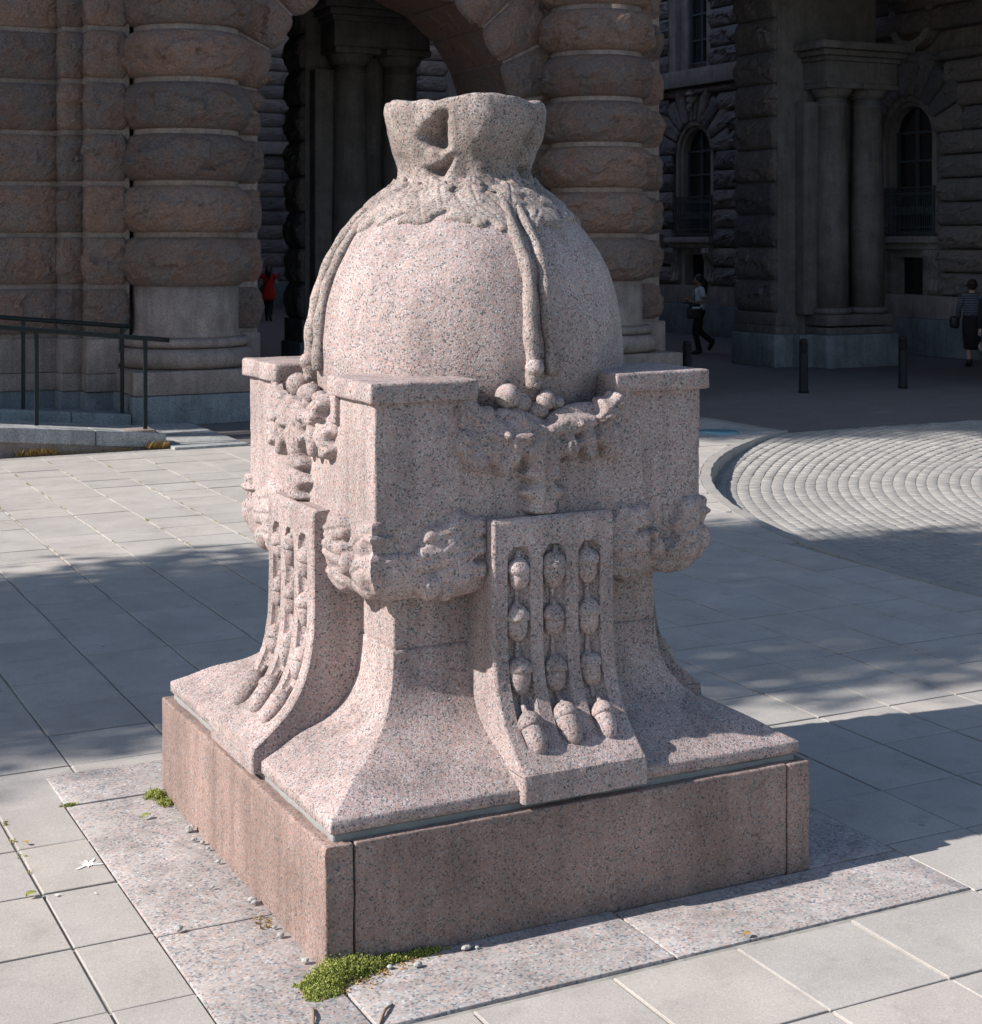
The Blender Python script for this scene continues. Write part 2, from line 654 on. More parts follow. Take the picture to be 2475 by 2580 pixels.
SLAB = slab_mat('paving_concrete', (0.36, 0.335, 0.308))
JOINT = plain('joint_sand', (0.25, 0.235, 0.21), 0.95, nz=0.35, scale=20, bs=0.4)
EARTH = plain('ground_gravel', (0.20, 0.19, 0.17), 0.95, nz=0.3, scale=6)
SETT = slab_mat('granite_sett', (0.285, 0.27, 0.25))
ROAD = slab_mat('street_paving', (0.13, 0.118, 0.115))
MORTAR = plain('mortar', (0.21, 0.213, 0.205), 0.9, nz=0.12, scale=30, bs=0.5)
BLACKM = plain('black_painted_iron', (0.008, 0.009, 0.010), 0.55, metal=0.0, spec=0.2, nz=0.3, scale=8)
GREENM = plain('dark_green_painted_steel', (0.006, 0.011, 0.012), 0.5, metal=0.0, spec=0.25, nz=0.3, scale=14)
GLASSM, _nt, _b = new_mat('window_glass')
_b.inputs['Base Color'].default_value = (0.015, 0.02, 0.022, 1)
_b.inputs['Roughness'].default_value = 0.06
_b.inputs['Specular IOR Level'].default_value = 0.6
LENSM, _nt, _b = new_mat('lamp_glass')
_b.inputs['Base Color'].default_value = (0.16, 0.36, 0.40, 1)
_b.inputs['Roughness'].default_value = 0.15
FRAMEM = plain('window_frame_paint', (0.075, 0.095, 0.10), 0.5)


def leaf_mat(name, a, b2, trans=0.3):
    m, nt, b = new_mat(name)
    oi = N(nt, 'ShaderNodeNewGeometry')
    c = ramp(nt, oi.outputs['Random Per Island'], [(0, a), (1, b2)])
    nt.links.new(c, b.inputs['Base Color'])
    b.inputs['Roughness'].default_value = 0.6
    b.inputs['Specular IOR Level'].default_value = 0.25
    t = N(nt, 'ShaderNodeBsdfTranslucent')
    nt.links.new(c, t.inputs[0])
    mx = N(nt, 'ShaderNodeMixShader')
    mx.inputs[0].default_value = trans
    nt.links.new(b.outputs[0], mx.inputs[1])
    nt.links.new(t.outputs[0], mx.inputs[2])
    nt.links.new(mx.outputs[0], nt.nodes['Material Output'].inputs[0])
    return m


MOSS = leaf_mat('moss_green', (0.13, 0.18, 0.03), (0.42, 0.42, 0.12), 0.25)
MOSSD = leaf_mat('moss_dry', (0.24, 0.22, 0.08), (0.40, 0.35, 0.14), 0.2)
LEAFM = leaf_mat('lime_leaf', (0.05, 0.10, 0.02), (0.10, 0.16, 0.035), 0.3)
DRYM = leaf_mat('dry_leaf', (0.30, 0.17, 0.05), (0.45, 0.30, 0.10), 0.2)
BARK = plain('bark', (0.10, 0.075, 0.055), 0.9, nz=0.4, scale=10, bs=0.8)
TWIG = plain('twig', (0.20, 0.13, 0.08), 0.9, nz=0.3, scale=40)
PEBB = plain('pebble_grey', (0.33, 0.32, 0.30), 0.8, nz=0.2, scale=60)
WHITEM = plain('dropping_white', (0.75, 0.75, 0.73), 0.8, nz=0.1)
SKIN = plain('skin', (0.34, 0.20, 0.14), 0.55, nz=0.06)
SKINP = plain('skin_pale', (0.50, 0.33, 0.26), 0.55, nz=0.06)
HAIRM = plain('hair_black', (0.012, 0.010, 0.009), 0.45, nz=0.3, scale=60)
HAIRB = plain('hair_brown', (0.05, 0.03, 0.02), 0.5, nz=0.3, scale=60)
REDC = plain('cloth_red', (0.50, 0.012, 0.012), 0.8, nz=0.2, scale=14, bs=0.3)
WHITEC = plain('cloth_white', (0.72, 0.74, 0.80), 0.85, nz=0.12, scale=14, bs=0.3)
BLACKC = plain('cloth_black', (0.014, 0.014, 0.016), 0.85, nz=0.25, scale=14, bs=0.3)
JEANS = plain('cloth_denim', (0.06, 0.10, 0.20), 0.9, nz=0.3, scale=24, bs=0.3)
BAGM = plain('leather_black', (0.015, 0.015, 0.016), 0.5, nz=0.2)
STRIPE, _nt, _b = new_mat('cloth_navy_stripe')
_p = coords(_nt)
_sx = N(_nt, 'ShaderNodeSeparateXYZ'); _nt.links.new(_p, _sx.inputs[0])
_mm = N(_nt, 'ShaderNodeMath', operation='MULTIPLY'); _nt.links.new(_sx.outputs[2], _mm.inputs[0]); _mm.inputs[1].default_value = 31.0
_fr = N(_nt, 'ShaderNodeMath', operation='FRACT'); _nt.links.new(_mm.outputs[0], _fr.inputs[0])
_nt.links.new(ramp(_nt, _fr.outputs[0], [(0.0, (0.018, 0.025, 0.06)), (0.66, (0.24, 0.26, 0.30))], 'CONSTANT'), _b.inputs['Base Color'])
_b.inputs['Roughness'].default_value = 0.85

# ------------------------------------------------------------------ ground
g = add('ground', mesh_np('ground', [(-260, -260, -0.3), (260, -260, -0.3), (260, 260, -0.3), (-260, 260, -0.3)], [(0, 1, 2, 3)]), EARTH)
g['kind'] = 'structure'


def circ3(a, b, c):
    A = np.array([[2 * (b[0] - a[0]), 2 * (b[1] - a[1])], [2 * (c[0] - a[0]), 2 * (c[1] - a[1])]])
    B = np.array([b[0] ** 2 + b[1] ** 2 - a[0] ** 2 - a[1] ** 2, c[0] ** 2 + c[1] ** 2 - a[0] ** 2 - a[1] ** 2])
    o = np.linalg.solve(A, B)
    return o, math.dist(o, a)


KC, KR = circ3((5.0, 2.55), (6.64, 7.87), (9.52, 10.39))
A_HI = math.atan2(10.39 - KC[1], 9.52 - KC[0])
A_LO = math.radians(222)
arc = [(KC[0] + KR * math.cos(a), KC[1] + KR * math.sin(a)) for a in np.linspace(A_LO, A_HI, 40)]

pts = [(-16, -9), (arc[0][0], -9)] + arc + [(arc[-1][0], 12.2), (-16, 12.2)]
pavement = add('pavement', mesh_np('pavement', [(x, y, -0.009) for x, y in pts], [tuple(range(len(pts)))]), JOINT)
pavement['kind'] = 'structure'
me = mesh_np('street', [(-6, 12.2, -0.02), (arc[-1][0], 12.2, -0.02), (arc[-1][0], 10.39, -0.02), (60, 10.39, -0.02), (60, 90, -0.02), (-6, 90, -0.02)], [(0, 1, 2, 3, 4, 5)])
street = add('street', me, ROAD)
street['kind'] = 'structure'

# paving slabs, half a metre square, laid to the monument's axes
S = 1.38                                           # half width of the granite surround
xb = [-0.75 + 0.495 * k for k in range(-24, 7)] + [2.22 + 0.445 * k for k in range(1, 18)]
xf = [-1.65 - 0.495 * k for k in range(22, -1, -1)] + [-S]
xr = [S, 1.79, 2.22] + [2.22 + 0.445 * k for k in range(1, 10)]
yb = [1.02 + 0.476 * k for k in range(0, 24)]
yf = [-0.91 - 0.495 * k for k in range(5, 0, -1)] + [-0.91, -0.41, 0.09, 0.56, 1.02]
tiles = []


def tile_rows(xs, ys):
    for i in range(len(xs) - 1):
        for j in range(len(ys) - 1):
            tiles.append((xs[i], xs[i + 1], ys[j], ys[j + 1]))


tile_rows(xb, yb)
tile_rows(xf, yf)
tile_rows(xr, yf)
xm = [-S, -0.66, -0.16, 0.32, 0.80, S]             # slabs in front of the monument
tile_rows(xm, [y for y in yf if y <= -1.4] + [-1.41])
tile_rows(xm, [1.02 + 0.0, 1.02])                  # (nothing behind: the surround fills it)


def unit_slab(name, seed):
    r_ = np.random.RandomState(seed)
    c = 0.007
    v = []
    for z, i in ((-0.06, 0.0), (-0.0022, 0.0), (0.0, c)):
        for sx, sy in ((-1, -1), (1, -1), (1, 1), (-1, 1)):
            v.append((sx * (0.5 - i) + r_.uniform(-.004, .004), sy * (0.5 - i) + r_.uniform(-.004, .004), z))
    f = [(8, 9, 10, 11)]
    for k in range(2):
        for i in range(4):
            a, b = 4 * k + i, 4 * k + (i + 1) % 4
            f.append((a, b, b + 4, a + 4))
    me = mesh_np(name, v, f)
    me.materials.append(SLAB)
    return me


slabs_me = [unit_slab('paving_slab', s) for s in range(5)]
cand = []
for t in tiles:
    if t[3] - t[2] < 0.03 or t[1] - t[0] < 0.03:
        continue
    cx, cy = (t[0] + t[1]) / 2, (t[2] + t[3]) / 2
    rad = max(math.dist((x, y), KC) for x in t[:2] for y in t[2:])
    if rad > KR + 0.0 and min(math.dist((x, y), KC) for x in t[:2] for y in t[2:]) < KR + 0.16:
        pass
    if math.dist((cx, cy), KC) < KR + 0.05 and cx < 22:
        continue
    if cy > 10.39 and cx > arc[-1][0]:
        continue
    if cy > 12.15:
        continue
    q = proj((cx, cy, 0))
    if q is None or not in_view((cx, cy, 0), 320):
        continue
    cand.append((q[2], t))
cand.sort(key=lambda c: c[0])
far_bag = Bag()
count = 0
GAP = 0.011
for d, t in cand:
    cx, cy = (t[0] + t[1]) / 2, (t[2] + t[3]) / 2
    # slabs next to the sett circle are cut to its kerb
    near = math.dist((cx, cy), KC) < KR + 0.55
    w, h = t[1] - t[0] - GAP, t[3] - t[2] - GAP
    zz = rng.uniform(-0.0025, 0.0025)
    if near:
        poly = [(t[0] + GAP / 2, t[2] + GAP / 2), (t[1] - GAP / 2, t[2] + GAP / 2), (t[1] - GAP / 2, t[3] - GAP / 2), (t[0] + GAP / 2, t[3] - GAP / 2)]
        out = []
        RK = KR + 0.118
        n = 16
        dense = []
        for a, b in zip(poly, poly[1:] + poly[:1]):
            for k in range(n):
                dense.append((a[0] + (b[0] - a[0]) * k / n, a[1] + (b[1] - a[1]) * k / n))
        for x, y in dense:
            dd = math.dist((x, y), KC)
            if dd < RK:
                x, y = KC[0] + (x - KC[0]) * RK / dd, KC[1] + (y - KC[1]) * RK / dd
            out.append((x, y))
        m = len(out)
        v = [(x, y, -0.05) for x, y in out] + [(x, y, zz) for x, y in out]
        f = [tuple(range(m, 2 * m))] + [(i, (i + 1) % m, m + (i + 1) % m, m + i) for i in range(m)]
        me = mesh_np('paving_slab', v, f)
        me.materials.append(SLAB)
        add('paving_slab', me, parent=pavement)
        count += 1
        continue
    if count < 300:
        o = add('paving_slab', slabs_me[rng.randrange(5)], parent=pavement)
        o.location = (cx, cy, zz)
        o.scale = (w, h, 1)
        o.rotation_euler = (rng.uniform(-.004, .004), rng.uniform(-.004, .004), rng.uniform(-.006, .006))
        count += 1
    else:
        v, f = box_vf(cx - w / 2, cx + w / 2, cy - h / 2, cy + h / 2, -0.05, zz)
        far_bag.put(v, f)
if far_bag.n:
    o = add('paving_slabs_beyond', far_bag.mesh('paving_slabs_beyond'), SLAB, pavement)
    o['kind'] = 'stuff'

# granite slabs round the foot of the monument
P = 0.965
gaps = 0.006
sur = [(-S, -P, -0.45, 0.96), (-S, -P, -S, -0.456), (-S, 0.4, 0.966, S), (0.406, S, 0.966, S), (P, S, -0.97, 0.96),
       (-P + gaps, 0.10, -S, -P), (0.106, S, -S, -0.976)]
for i, (x0, x1, y0, y1) in enumerate(sur):
    v, f = rbox_vf(x0 + gaps / 2, x1 - gaps / 2, y0 + gaps / 2, y1 - gaps / 2, -0.08, 0.001 + 0.0015 * (i % 3), r=0.003, res=0.12, chip=0.8, seed=i + 40)
    add('granite_slab', mesh_np('granite_slab', v, f), SURROUND, pavement)

# kerb round the setts
nk = 15
aa = np.linspace(A_LO, A_HI, nk + 1)
for i in range(nk):
    a0, a1 = aa[i] - 0.0006, aa[i + 1] + 0.0006
    b = Bag()
    vs = []
    m = 7
    for a in np.linspace(a0, a1, m):
        for r_, z in ((KR, -0.18), (KR, -0.012), (KR + 0.012, 0.004), (KR + 0.11, 0.004), (KR + 0.11, -0.18)):
            j = 0.006 * math.sin(a * 190 + r_ * 3 + z * 60)
            vs.append((KC[0] + (r_ + j) * math.cos(a), KC[1] + (r_ + j) * math.sin(a), z))
    f = [tuple(q) for q in grid_quads(5, m)] + [tuple(range(5)), tuple(range((m - 1) * 5, m * 5))[::-1]]
    add('kerb_stone', mesh_np('kerb_stone', vs, f), SETT, pavement)

# granite setts in rings
sv, sf = [], []
nv = 0
bed = []
sr = np.random.RandomState(3)
row = 0
r_ = KR - 0.03
while r_ > 1.2:
    rw = 0.112 + sr.uniform(-.010, .010)
    rm = r_ - rw / 2
    a = math.radians(60) + sr.uniform(0, .02)
    while a < math.radians(285):
        ln = sr.uniform(0.08, 0.15)
        da = ln / rm
        am = a + da / 2
        x, y = KC[0] + rm * math.cos(am), KC[1] + rm * math.sin(am)
        q = proj((x, y, -0.09)) if y < 10.36 else None
        if q and -40 < q[0] < 2520 and q[1] < 1700:
            rise = min(1, max(0, (y - 8.2) / 2.1))
            zt = -0.155 + 0.135 * rise + sr.uniform(-.0025, .0025)
            gp = 0.0025
            inn, outr = r_ - rw + gp, r_ - gp
            h0, h1 = a + gp / rm, a + da - gp / rm
            ch = 0.004
            base = []
            for (rr, ang) in ((inn, h0), (outr, h0), (outr, h1), (inn, h1)):
                base.append((KC[0] + rr * math.cos(ang), KC[1] + rr * math.sin(ang), zt - 0.05))
            top = []
            ti = [sr.uniform(-.002, .002) for _ in range(4)]
            for n_, (rr, ang) in enumerate(((inn + ch, h0 + ch / rm), (outr - ch, h0 + ch / rm), (outr - ch, h1 - ch / rm), (inn + ch, h1 - ch / rm))):
                top.append((KC[0] + rr * math.cos(ang), KC[1] + rr * math.sin(ang), zt + ti[n_]))
            mid = [(bx, by, zt - 0.0025) for bx, by, _ in base]
            sv += base + mid + top
            for k in range(4):
                l = (k + 1) % 4
                sf.append((nv + k, nv + l, nv + 4 + l, nv + 4 + k))
                sf.append((nv + 4 + k, nv + 4 + l, nv + 8 + l, nv + 8 + k))
            sf.append((nv + 8, nv + 9, nv + 10, nv + 11))
            nv += 12
        a += da
    r_ -= rw
    row += 1
setts = add('cobbled_circle', mesh_np('cobbled_circle', np.array(sv), np.array(sf)), SETT)
tag(setts, 'pale granite setts laid in curved rows inside the kerbed circle', 'setts', kind='stuff')
rings_ = np.linspace(KR + .02, .3, 60)
bv_ = [(KC[0] + r0_ * math.cos(a), KC[1] + r0_ * math.sin(a)) for r0_ in rings_ for a in np.linspace(0, 2 * math.pi, 120, endpoint=False)]
bv_ = [(x, y, -0.155 + 0.135 * min(1, max(0, (y - 8.2) / 2.1)) - 0.005) for x, y in bv_]
bed = add('carriageway', mesh_np('carriageway', np.array(bv_), grid_quads(120, 60, True)[:, ::-1]), JOINT)
bed['kind'] = 'structure'

# ------------------------------------------------------------------ building with the arch
bld = empty('arcaded_building', (3, 16, 0), 'massive rusticated red granite building with round arch between banded columns', 'building')


def part(name, me, mat, parent, smooth=False):
    return add(name, me, mat, parent, smooth)


JZ = [1.09, 1.745, 2.43, 3.11, 3.79, 4.47, 5.155, 5.84, 6.53]
BAND = 0.034
FRONT = 15.9
# smooth backing that shows as pale bands between the rough courses
part('wall', box_mesh('wall', -16, 1.78, 16.10, 24, 0.37, 6.6), PALE, bld)
part('wall', box_mesh('wall', 1.78, 2.05, 15.80, 17, 0.37, 6.6), PALE, bld)
part('wall', box_mesh('wall', 2.05, 2.60, 15.50, 17, 0.37, 6.6), PALE, bld)
part('pier', box_mesh('pier', 2.60, 4.51, FRONT, 17.8, 0.02, 4.165), PALE, bld)
part('pier', box_mesh('pier', 8.58, 11.18, FRONT, 17.8, 0.02, 6.6), PALE, bld)
# base courses
part('base_course', rbox('base_course', -16, 1.80, 16.05, 17, -0.02, 0.37, r=.02, res=.4), BLUE, bld)
part('base_course', rbox('base_course', 1.74, 2.10, 15.75, 17, -0.02, 0.365, r=.02, res=.4), BLUE, bld)
part('base_course', rbox('base_course', 2.01, 2.46, 15.45, 17, -0.02, 0.36, r=.02, res=.4), BLUE, bld)
for (x0, x1, y0) in ((-16, 1.81, 16.02), (1.75, 2.08, 15.72), (2.02, 2.44, 15.42)):
    for z0, z1 in ((0.37, 0.60), (0.605, 1.06)):
        part('plinth_stone', rbox('plinth_stone', x0, x1, y0, 16.9, z0, z1, r=.012, res=.3, noise=.004), PALE, bld)

seed = 100
for j in range(len(JZ) - 1):
    z0, z1 = JZ[j] + BAND, JZ[j + 1] - BAND
    fr = lambda a, b: 1.0 if b < -0.3 else 0.35
    for (x0, x1, y0) in ((0.30 - 0.5 * (j % 2), 1.76, 16.07), (1.775, 2.035, 15.77), (2.055, 2.52, 15.47)):
        seed += 1
        part('wall_stone', rustic('wall_stone', rrect(x0, x1, y0, 16.5, .04, .035), z0, z1, 0.10, seed, nz=12, weight=fr), ROCK, bld)
    # quoins beside the opening and at the street corner
    if JZ[j] < 4.1:
        z1 = min(z1, 4.155)
        seed += 1
        part('quoin', rustic('quoin', rrect(3.7, 4.50, FRONT + 0.01, 17.75, .05, .04), z0, z1, 0.13, seed, nz=12,
                             weight=lambda a, b: 1.0 if (b < -0.3 or a > .9 and False) else (0.75 if a > 0.3 else 0.0)), ROCK, bld)
        seed += 1
        part('quoin', rustic('quoin', rrect(8.59, 9.5, FRONT + 0.01, 17.75, .05, .04), z0, z1, 0.11, seed, nz=12,
                             weight=lambda a, b: 1.0 if b < -0.3 else (0.25 if a < -0.3 else 0.0)), ROCK, bld)
    z1 = JZ[j + 1] - BAND
    seed += 1
    part('quoin', rustic('quoin', rrect(10.05, 11.15, FRONT + 0.02, 17.75, .06, .04), z0 - .02, z1 - .02, 0.16, seed, nz=14,
                         weight=lambda a, b: 0.9 if b < -0.3 else (0.9 if a > 0.3 else 0.0)), ROCK, bld)
# plain foot under the quoins
for (x0, x1) in ((4.0, 4.53), (10.2, 11.25)):
    part('plinth_stone', rbox('plinth_stone', x0, x1, FRONT - 0.08, 17.84, 0.33, 1.08, r=.015, res=.3, noise=.004), PALE, bld)
    part('base_course', rbox('base_course', x0 - .02, x1 + .07, FRONT - 0.14, 17.9, -0.02, 0.325, r=.015, res=.3), BLUE, bld)
part('plinth_stone', rbox('plinth_stone', 8.52, 9.0, FRONT - 0.08, 17.84, 0.33, 1.08, r=.015, res=.3, noise=.004), PALE, bld)

# the arch: wedge stones round a barrel soffit
ACX, ACZ, AR = 6.545, 4.165, 2.035
angs = [0.0, 8.5] + [8.5 + 17.05 * k for k in range(1, 11)]
angs = [a for a in angs if a < 180] + [180.0]
angs = [0.0, 8.5, 25.5, 42.4, 59.3, 76.2, 103.8, 120.7, 137.6, 154.5, 171.5, 180.0]
bv = []
m = 48
for a in np.linspace(0, math.pi, m):
    for r_, y in ((AR + .02, FRONT + .02), (3.3, FRONT + .02), (3.3, 17.78), (AR + .02, 17.78)):
        bv.append((ACX + r_ * math.cos(a), y, ACZ + r_ * math.sin(a)))
bf = []
for i in range(m - 1):
    for k in range(4):
        bf.append((i * 4 + k, i * 4 + (k + 1) % 4, i * 4 + 4 + (k + 1) % 4, i * 4 + 4 + k))
bf += [(0, 1, 2, 3), ((m - 1) * 4 + 3, (m - 1) * 4 + 2, (m - 1) * 4 + 1, (m - 1) * 4)]
part('arch_ring', mesh_np('arch_ring', bv, bf), PALE, bld)
for i in range(len(angs) - 1):
    a0, a1 = math.radians(angs[i]) + .008, math.radians(angs[i + 1]) - .008
    seed += 1
    per = rrect(AR, 3.0 + .12 * (i % 2), FRONT + .01, 17.75, .06, .05)
    wl = 0.55 if angs[i] >= 90 else 0.22
    part('arch_stone', rustic('arch_stone', per, a0, a1, 0.13, seed, nz=12, polar=(ACX, ACZ),
                              weight=lambda a, b, wl=wl: 1.0 if b < -0.3 else (wl if a < -0.3 else 0.0)), ROCK, bld)

# spandrels and the storeys above (out of the frame, but they shade the street)
part('wall', box_mesh('wall', 2.60, 4.30, FRONT + .03, 17.7, 4.165, 6.6), PALE, bld)
for j in range(5, len(JZ) - 1):
    for (x0, x1) in ((2.62, 4.0), (9.05, 10.0)):
        seed += 1
        part('wall_stone', rustic('wall_stone', rrect(x0, x1, FRONT + .02, 16.6, .05, .08), JZ[j] + BAND, JZ[j + 1] - BAND, 0.10, seed, nz=10,
                                  weight=lambda a, b: 1.0 if b < -.3 else 0), ROCK, bld)
part('upper_storey', box_mesh('upper_storey', -16, 11.18, 16.15, 18.5, 6.62, 14.0), PALE, bld)
part('upper_storey', box_mesh('upper_storey', -16, 11.18, 18.5, 24, 6.62, 17.0), PALE, bld)
part('rear_range', box_mesh('rear_range', -16, 6.3, 24.0, 49.3, 0, 19.5), PALE, bld)
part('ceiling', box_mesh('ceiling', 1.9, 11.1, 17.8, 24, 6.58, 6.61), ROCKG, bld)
part('unseen_passage_wall', box_mesh('unseen_passage_wall', 2.3, 2.55, 17.0, 24.0, 0, 6.58), ROCKG, bld)
part('unseen_passage_wall', box_mesh('unseen_passage_wall', 2.55, 7.0, 23.6, 24.0, 0, 6.58), ROCKG, bld)  # unseen back walls, added to keep the passage dark
part('unseen_passage_wall', box_mesh('unseen_passage_wall', 8.1, 10.2, 23.6, 24.0, 0, 6.58), ROCKG, bld)


def banded_column(cx, cy, s0):
    c = add('column', lathe('column', [(0.70, 1.75), (0.70, 6.55)], cx, cy, 64), PALE, bld, True)
    add('base_stone', rbox('base_stone', cx - .98, cx + .98, cy - .98, cy + .6, -0.02, 0.366, r=.015, res=.3, noise=.003, seed=s0), BLUE, c)
    add('base_block', rbox('base_block', cx - .95, cx + .95, cy - .95, cy + .6, 0.372, 0.675, r=.018, res=.2, noise=.004, seed=s0), PALE, c)
    tor = [(0.80, 0.672)]
    for k in range(13):
        a = -math.pi / 2 + math.pi * k / 12
        tor.append((0.80 + 0.14 * math.cos(a), 0.81 + 0.135 * math.sin(a)))
    add('torus', lathe('torus', tor, cx, cy, 72), PALE, c, True)
    tor = [(0.74, 0.948)]
    for k in range(11):
        a = -math.pi / 2 + math.pi * k / 10
        tor.append((0.79 + 0.065 * math.cos(a), 1.012 + 0.062 * math.sin(a)))
    tor.append((0.735, 1.08))
    add('torus', lathe('torus', tor, cx, cy, 72), PALE, c, True)
    add('lower_drum', lathe('lower_drum', [(0.735, 1.081), (0.732, 1.10), (0.712, 1.13), (0.70, 1.18), (0.70, 1.749)], cx, cy, 72), PALE, c, True)
    for j in range(1, len(JZ) - 1):
        z0 = JZ[j] + BAND if j > 1 else 1.755
        add('rough_drum', rustic('rough_drum', circle(cx, cy, 0.701, 120), z0, JZ[j + 1] - BAND, 0.20, s0 + j, nz=16, rough=.8), ROCK, c)
    return c


banded_column(3.36, 15.47, 300)
banded_column(9.77, 15.47, 330)


# ------------------------------------------------------------------ gateway piers with coupled columns
def gate_pier(label, ox, oy, dxc, k, c0=1.04, deep=1.98):
    """ox,oy: front left foot; k: height factor"""
    t = empty('gateway_pier', (ox + 1.2, oy + .9, 0), label, 'pier')
    X = lambda x: ox + x
    Y = lambda y: oy + y
    add('base_course', rbox('base_course', X(-.12), X(.32), Y(.62), Y(deep + .02), -.02, .60, r=.015, res=.4), BLUE, t)
    add('base_course', rbox('base_course', X(c0 - .44), X(dxc + c0 + .42), Y(.0), Y(.9), -.02, .597, r=.015, res=.4), BLUE, t)
    add('base_course', rbox('base_course', X(c0 - .74), X(c0 - .42), Y(.40), Y(deep + .02), -.02, .594, r=.015, res=.4), BLUE, t)
    for z0, z1 in ((.602, .76), (.764, 1.0)):
        add('plinth_stone', rbox('plinth_stone', X(-.06), X(.34), Y(.66), Y(deep + .02), z0, z1, r=.012, res=.4), SHADED, t)
        add('plinth_stone', rbox('plinth_stone', X(c0 - .38), X(dxc + c0 + .36), Y(.06), Y(.9), z0, z1 - .03, r=.012, res=.4), SHADED, t)
    add('core', box_mesh('core', X(.02), X(dxc + c0 + .46), Y(.72), Y(deep), .59, 7.6), SHADED, t)
    q = 1.0
    i = 0
    while q < 7.3:
        add('quoin', rustic('quoin', rrect(X(.0), X(.5), Y(.78), Y(deep - .03), .05, .07), q + .012, q + .60, 0.12, 500 + i + int(ox * 10), nz=10,
                            weight=lambda a, b: 1.0 if a < -.3 else (.7 if b > .3 else 0.05)), ROCKG, t)
        q += .615
        i += 1
    # pilaster behind the columns
    add('pilaster', rbox('pilaster', X(c0 - .62), X(c0 - .24), Y(.45), Y(.9), .97, 4.95 * k, r=.01, res=.6), SHADED, t)
    for cx in (X(c0), X(c0 + dxc)):
        cy = Y(.42)
        c = add('column', lathe('column', [(.325, 1.10), (.322, 2.4), (.30, 3.8), (.282, 4.86 * k), (.305, 4.87 * k), (.305, 4.90 * k), (.282, 4.91 * k), (.282, 5.02 * k)], cx, cy, 40), SHADED, t, True)
        tor = [(.33, .972)] + [(.345 + .06 * math.cos(a), 1.035 + .06 * math.sin(a)) for a in np.linspace(-math.pi / 2, math.pi / 2, 9)] + [(.33, 1.098)]
        add('torus', lathe('torus', tor, cx, cy, 40), SHADED, c, True)
        add('capital', lathe('capital', [(.285, 5.022 * k), (.33, 5.05 * k), (.36, 5.11 * k), (.39, 5.16 * k), (.40, 5.19 * k)], cx, cy, 40), SHADED, c, True)
        add('abacus', rbox('abacus', cx - .42, cx + .42, cy - .42, cy + .42, 5.192 * k, 5.29 * k, r=.01, res=.4), SHADED, c)
    e0, e1 = X(c0 - .42), X(dxc + c0 + .42)
    e = add('entablature', rbox('entablature', e0, e1, Y(.06), Y(deep - .08), 5.292 * k, 5.70 * k, r=.01, res=.5), SHADED, t)
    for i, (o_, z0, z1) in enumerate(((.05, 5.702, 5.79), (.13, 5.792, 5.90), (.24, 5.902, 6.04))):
        add('cornice', rbox('cornice', e0 - o_, e1 + o_, Y(.06) - o_, Y(deep - .08), z0 * k, z1 * k - .002, r=.012, res=.5), SHADED, e)
    return t


gate_pier('dark gateway pier with coupled columns standing behind the bollards', 15.62, 18.03, 0.86, 1.0)
gate_pier('dark pier with coupled columns standing inside the round arch', 6.90, 19.75, 0.94, 1.068, c0=.72, deep=1.55)

# the gateway's vault, above the frame, and unseen blocks added to shade it
gate = empty('gateway_vault', (15.7, 19, 7.6), 'dark stone vault bridging the street above the gateway pier, with added unseen shade blocks', 'vault')
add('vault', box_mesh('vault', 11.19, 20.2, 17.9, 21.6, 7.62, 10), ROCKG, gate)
add('vault', box_mesh('vault', 14.2, 20.2, 10.0, 17.9, 7.61, 10), ROCKG, gate)  # unseen forward extension, added to darken the gateway
add('shade_block', rbox('shade_block', 16.5, 21.0, 12.5, 14.0, -.05, 7.61, r=.03, res=1.0), SHADED, gate)  # unseen block, added to keep sky and bounced light off the gateway


# ------------------------------------------------------------------ wing along the street
wing = empty('street_wing', (20.3, 24, 0), 'grey rusticated wing with arched windows and iron balconies along the street', 'building')
WX = 20.25
add('wall', box_mesh('wall', WX + .35, WX + 9, 10.5, 46, 0, 15), PALEW, wing)
add('base_course', rbox('base_course', WX - .10, WX + .5, 10.5, 46, -.02, .74, r=.02, res=1.5), BLUE, wing)
for y0 in np.arange(10.6, 45.0, 1.62):
    add('plinth_stone', rbox('plinth_stone', WX - .04, WX + .5, y0, y0 + 1.612, .745, 1.22, r=.012, res=.5, noise=.004), PALEW, wing)
add('string_course', rbox('string_course', WX - .22, WX + .5, 23.0, 46, 6.24, 6.66, r=.012, res=1.5), PALEW, wing)


def polyring(cy, zc, r0, r1, x0, x1, a0=0.0, a1=math.pi, m=20):
    v = []
    for a in np.linspace(a0, a1, m):
        for r_, x in ((r0, x0), (r1, x0), (r1, x1), (r0, x1)):
            v.append((x, cy + r_ * math.cos(a), zc + r_ * math.sin(a)))
    f = []
    for i in range(m - 1):
        for k in range(4):
            f.append((i * 4 + k, i * 4 + (k + 1) % 4, i * 4 + 4 + (k + 1) % 4, i * 4 + 4 + k))
    f += [(3, 2, 1, 0), ((m - 1) * 4, (m - 1) * 4 + 1, (m - 1) * 4 + 2, (m - 1) * 4 + 3)]
    return np.array(v), f


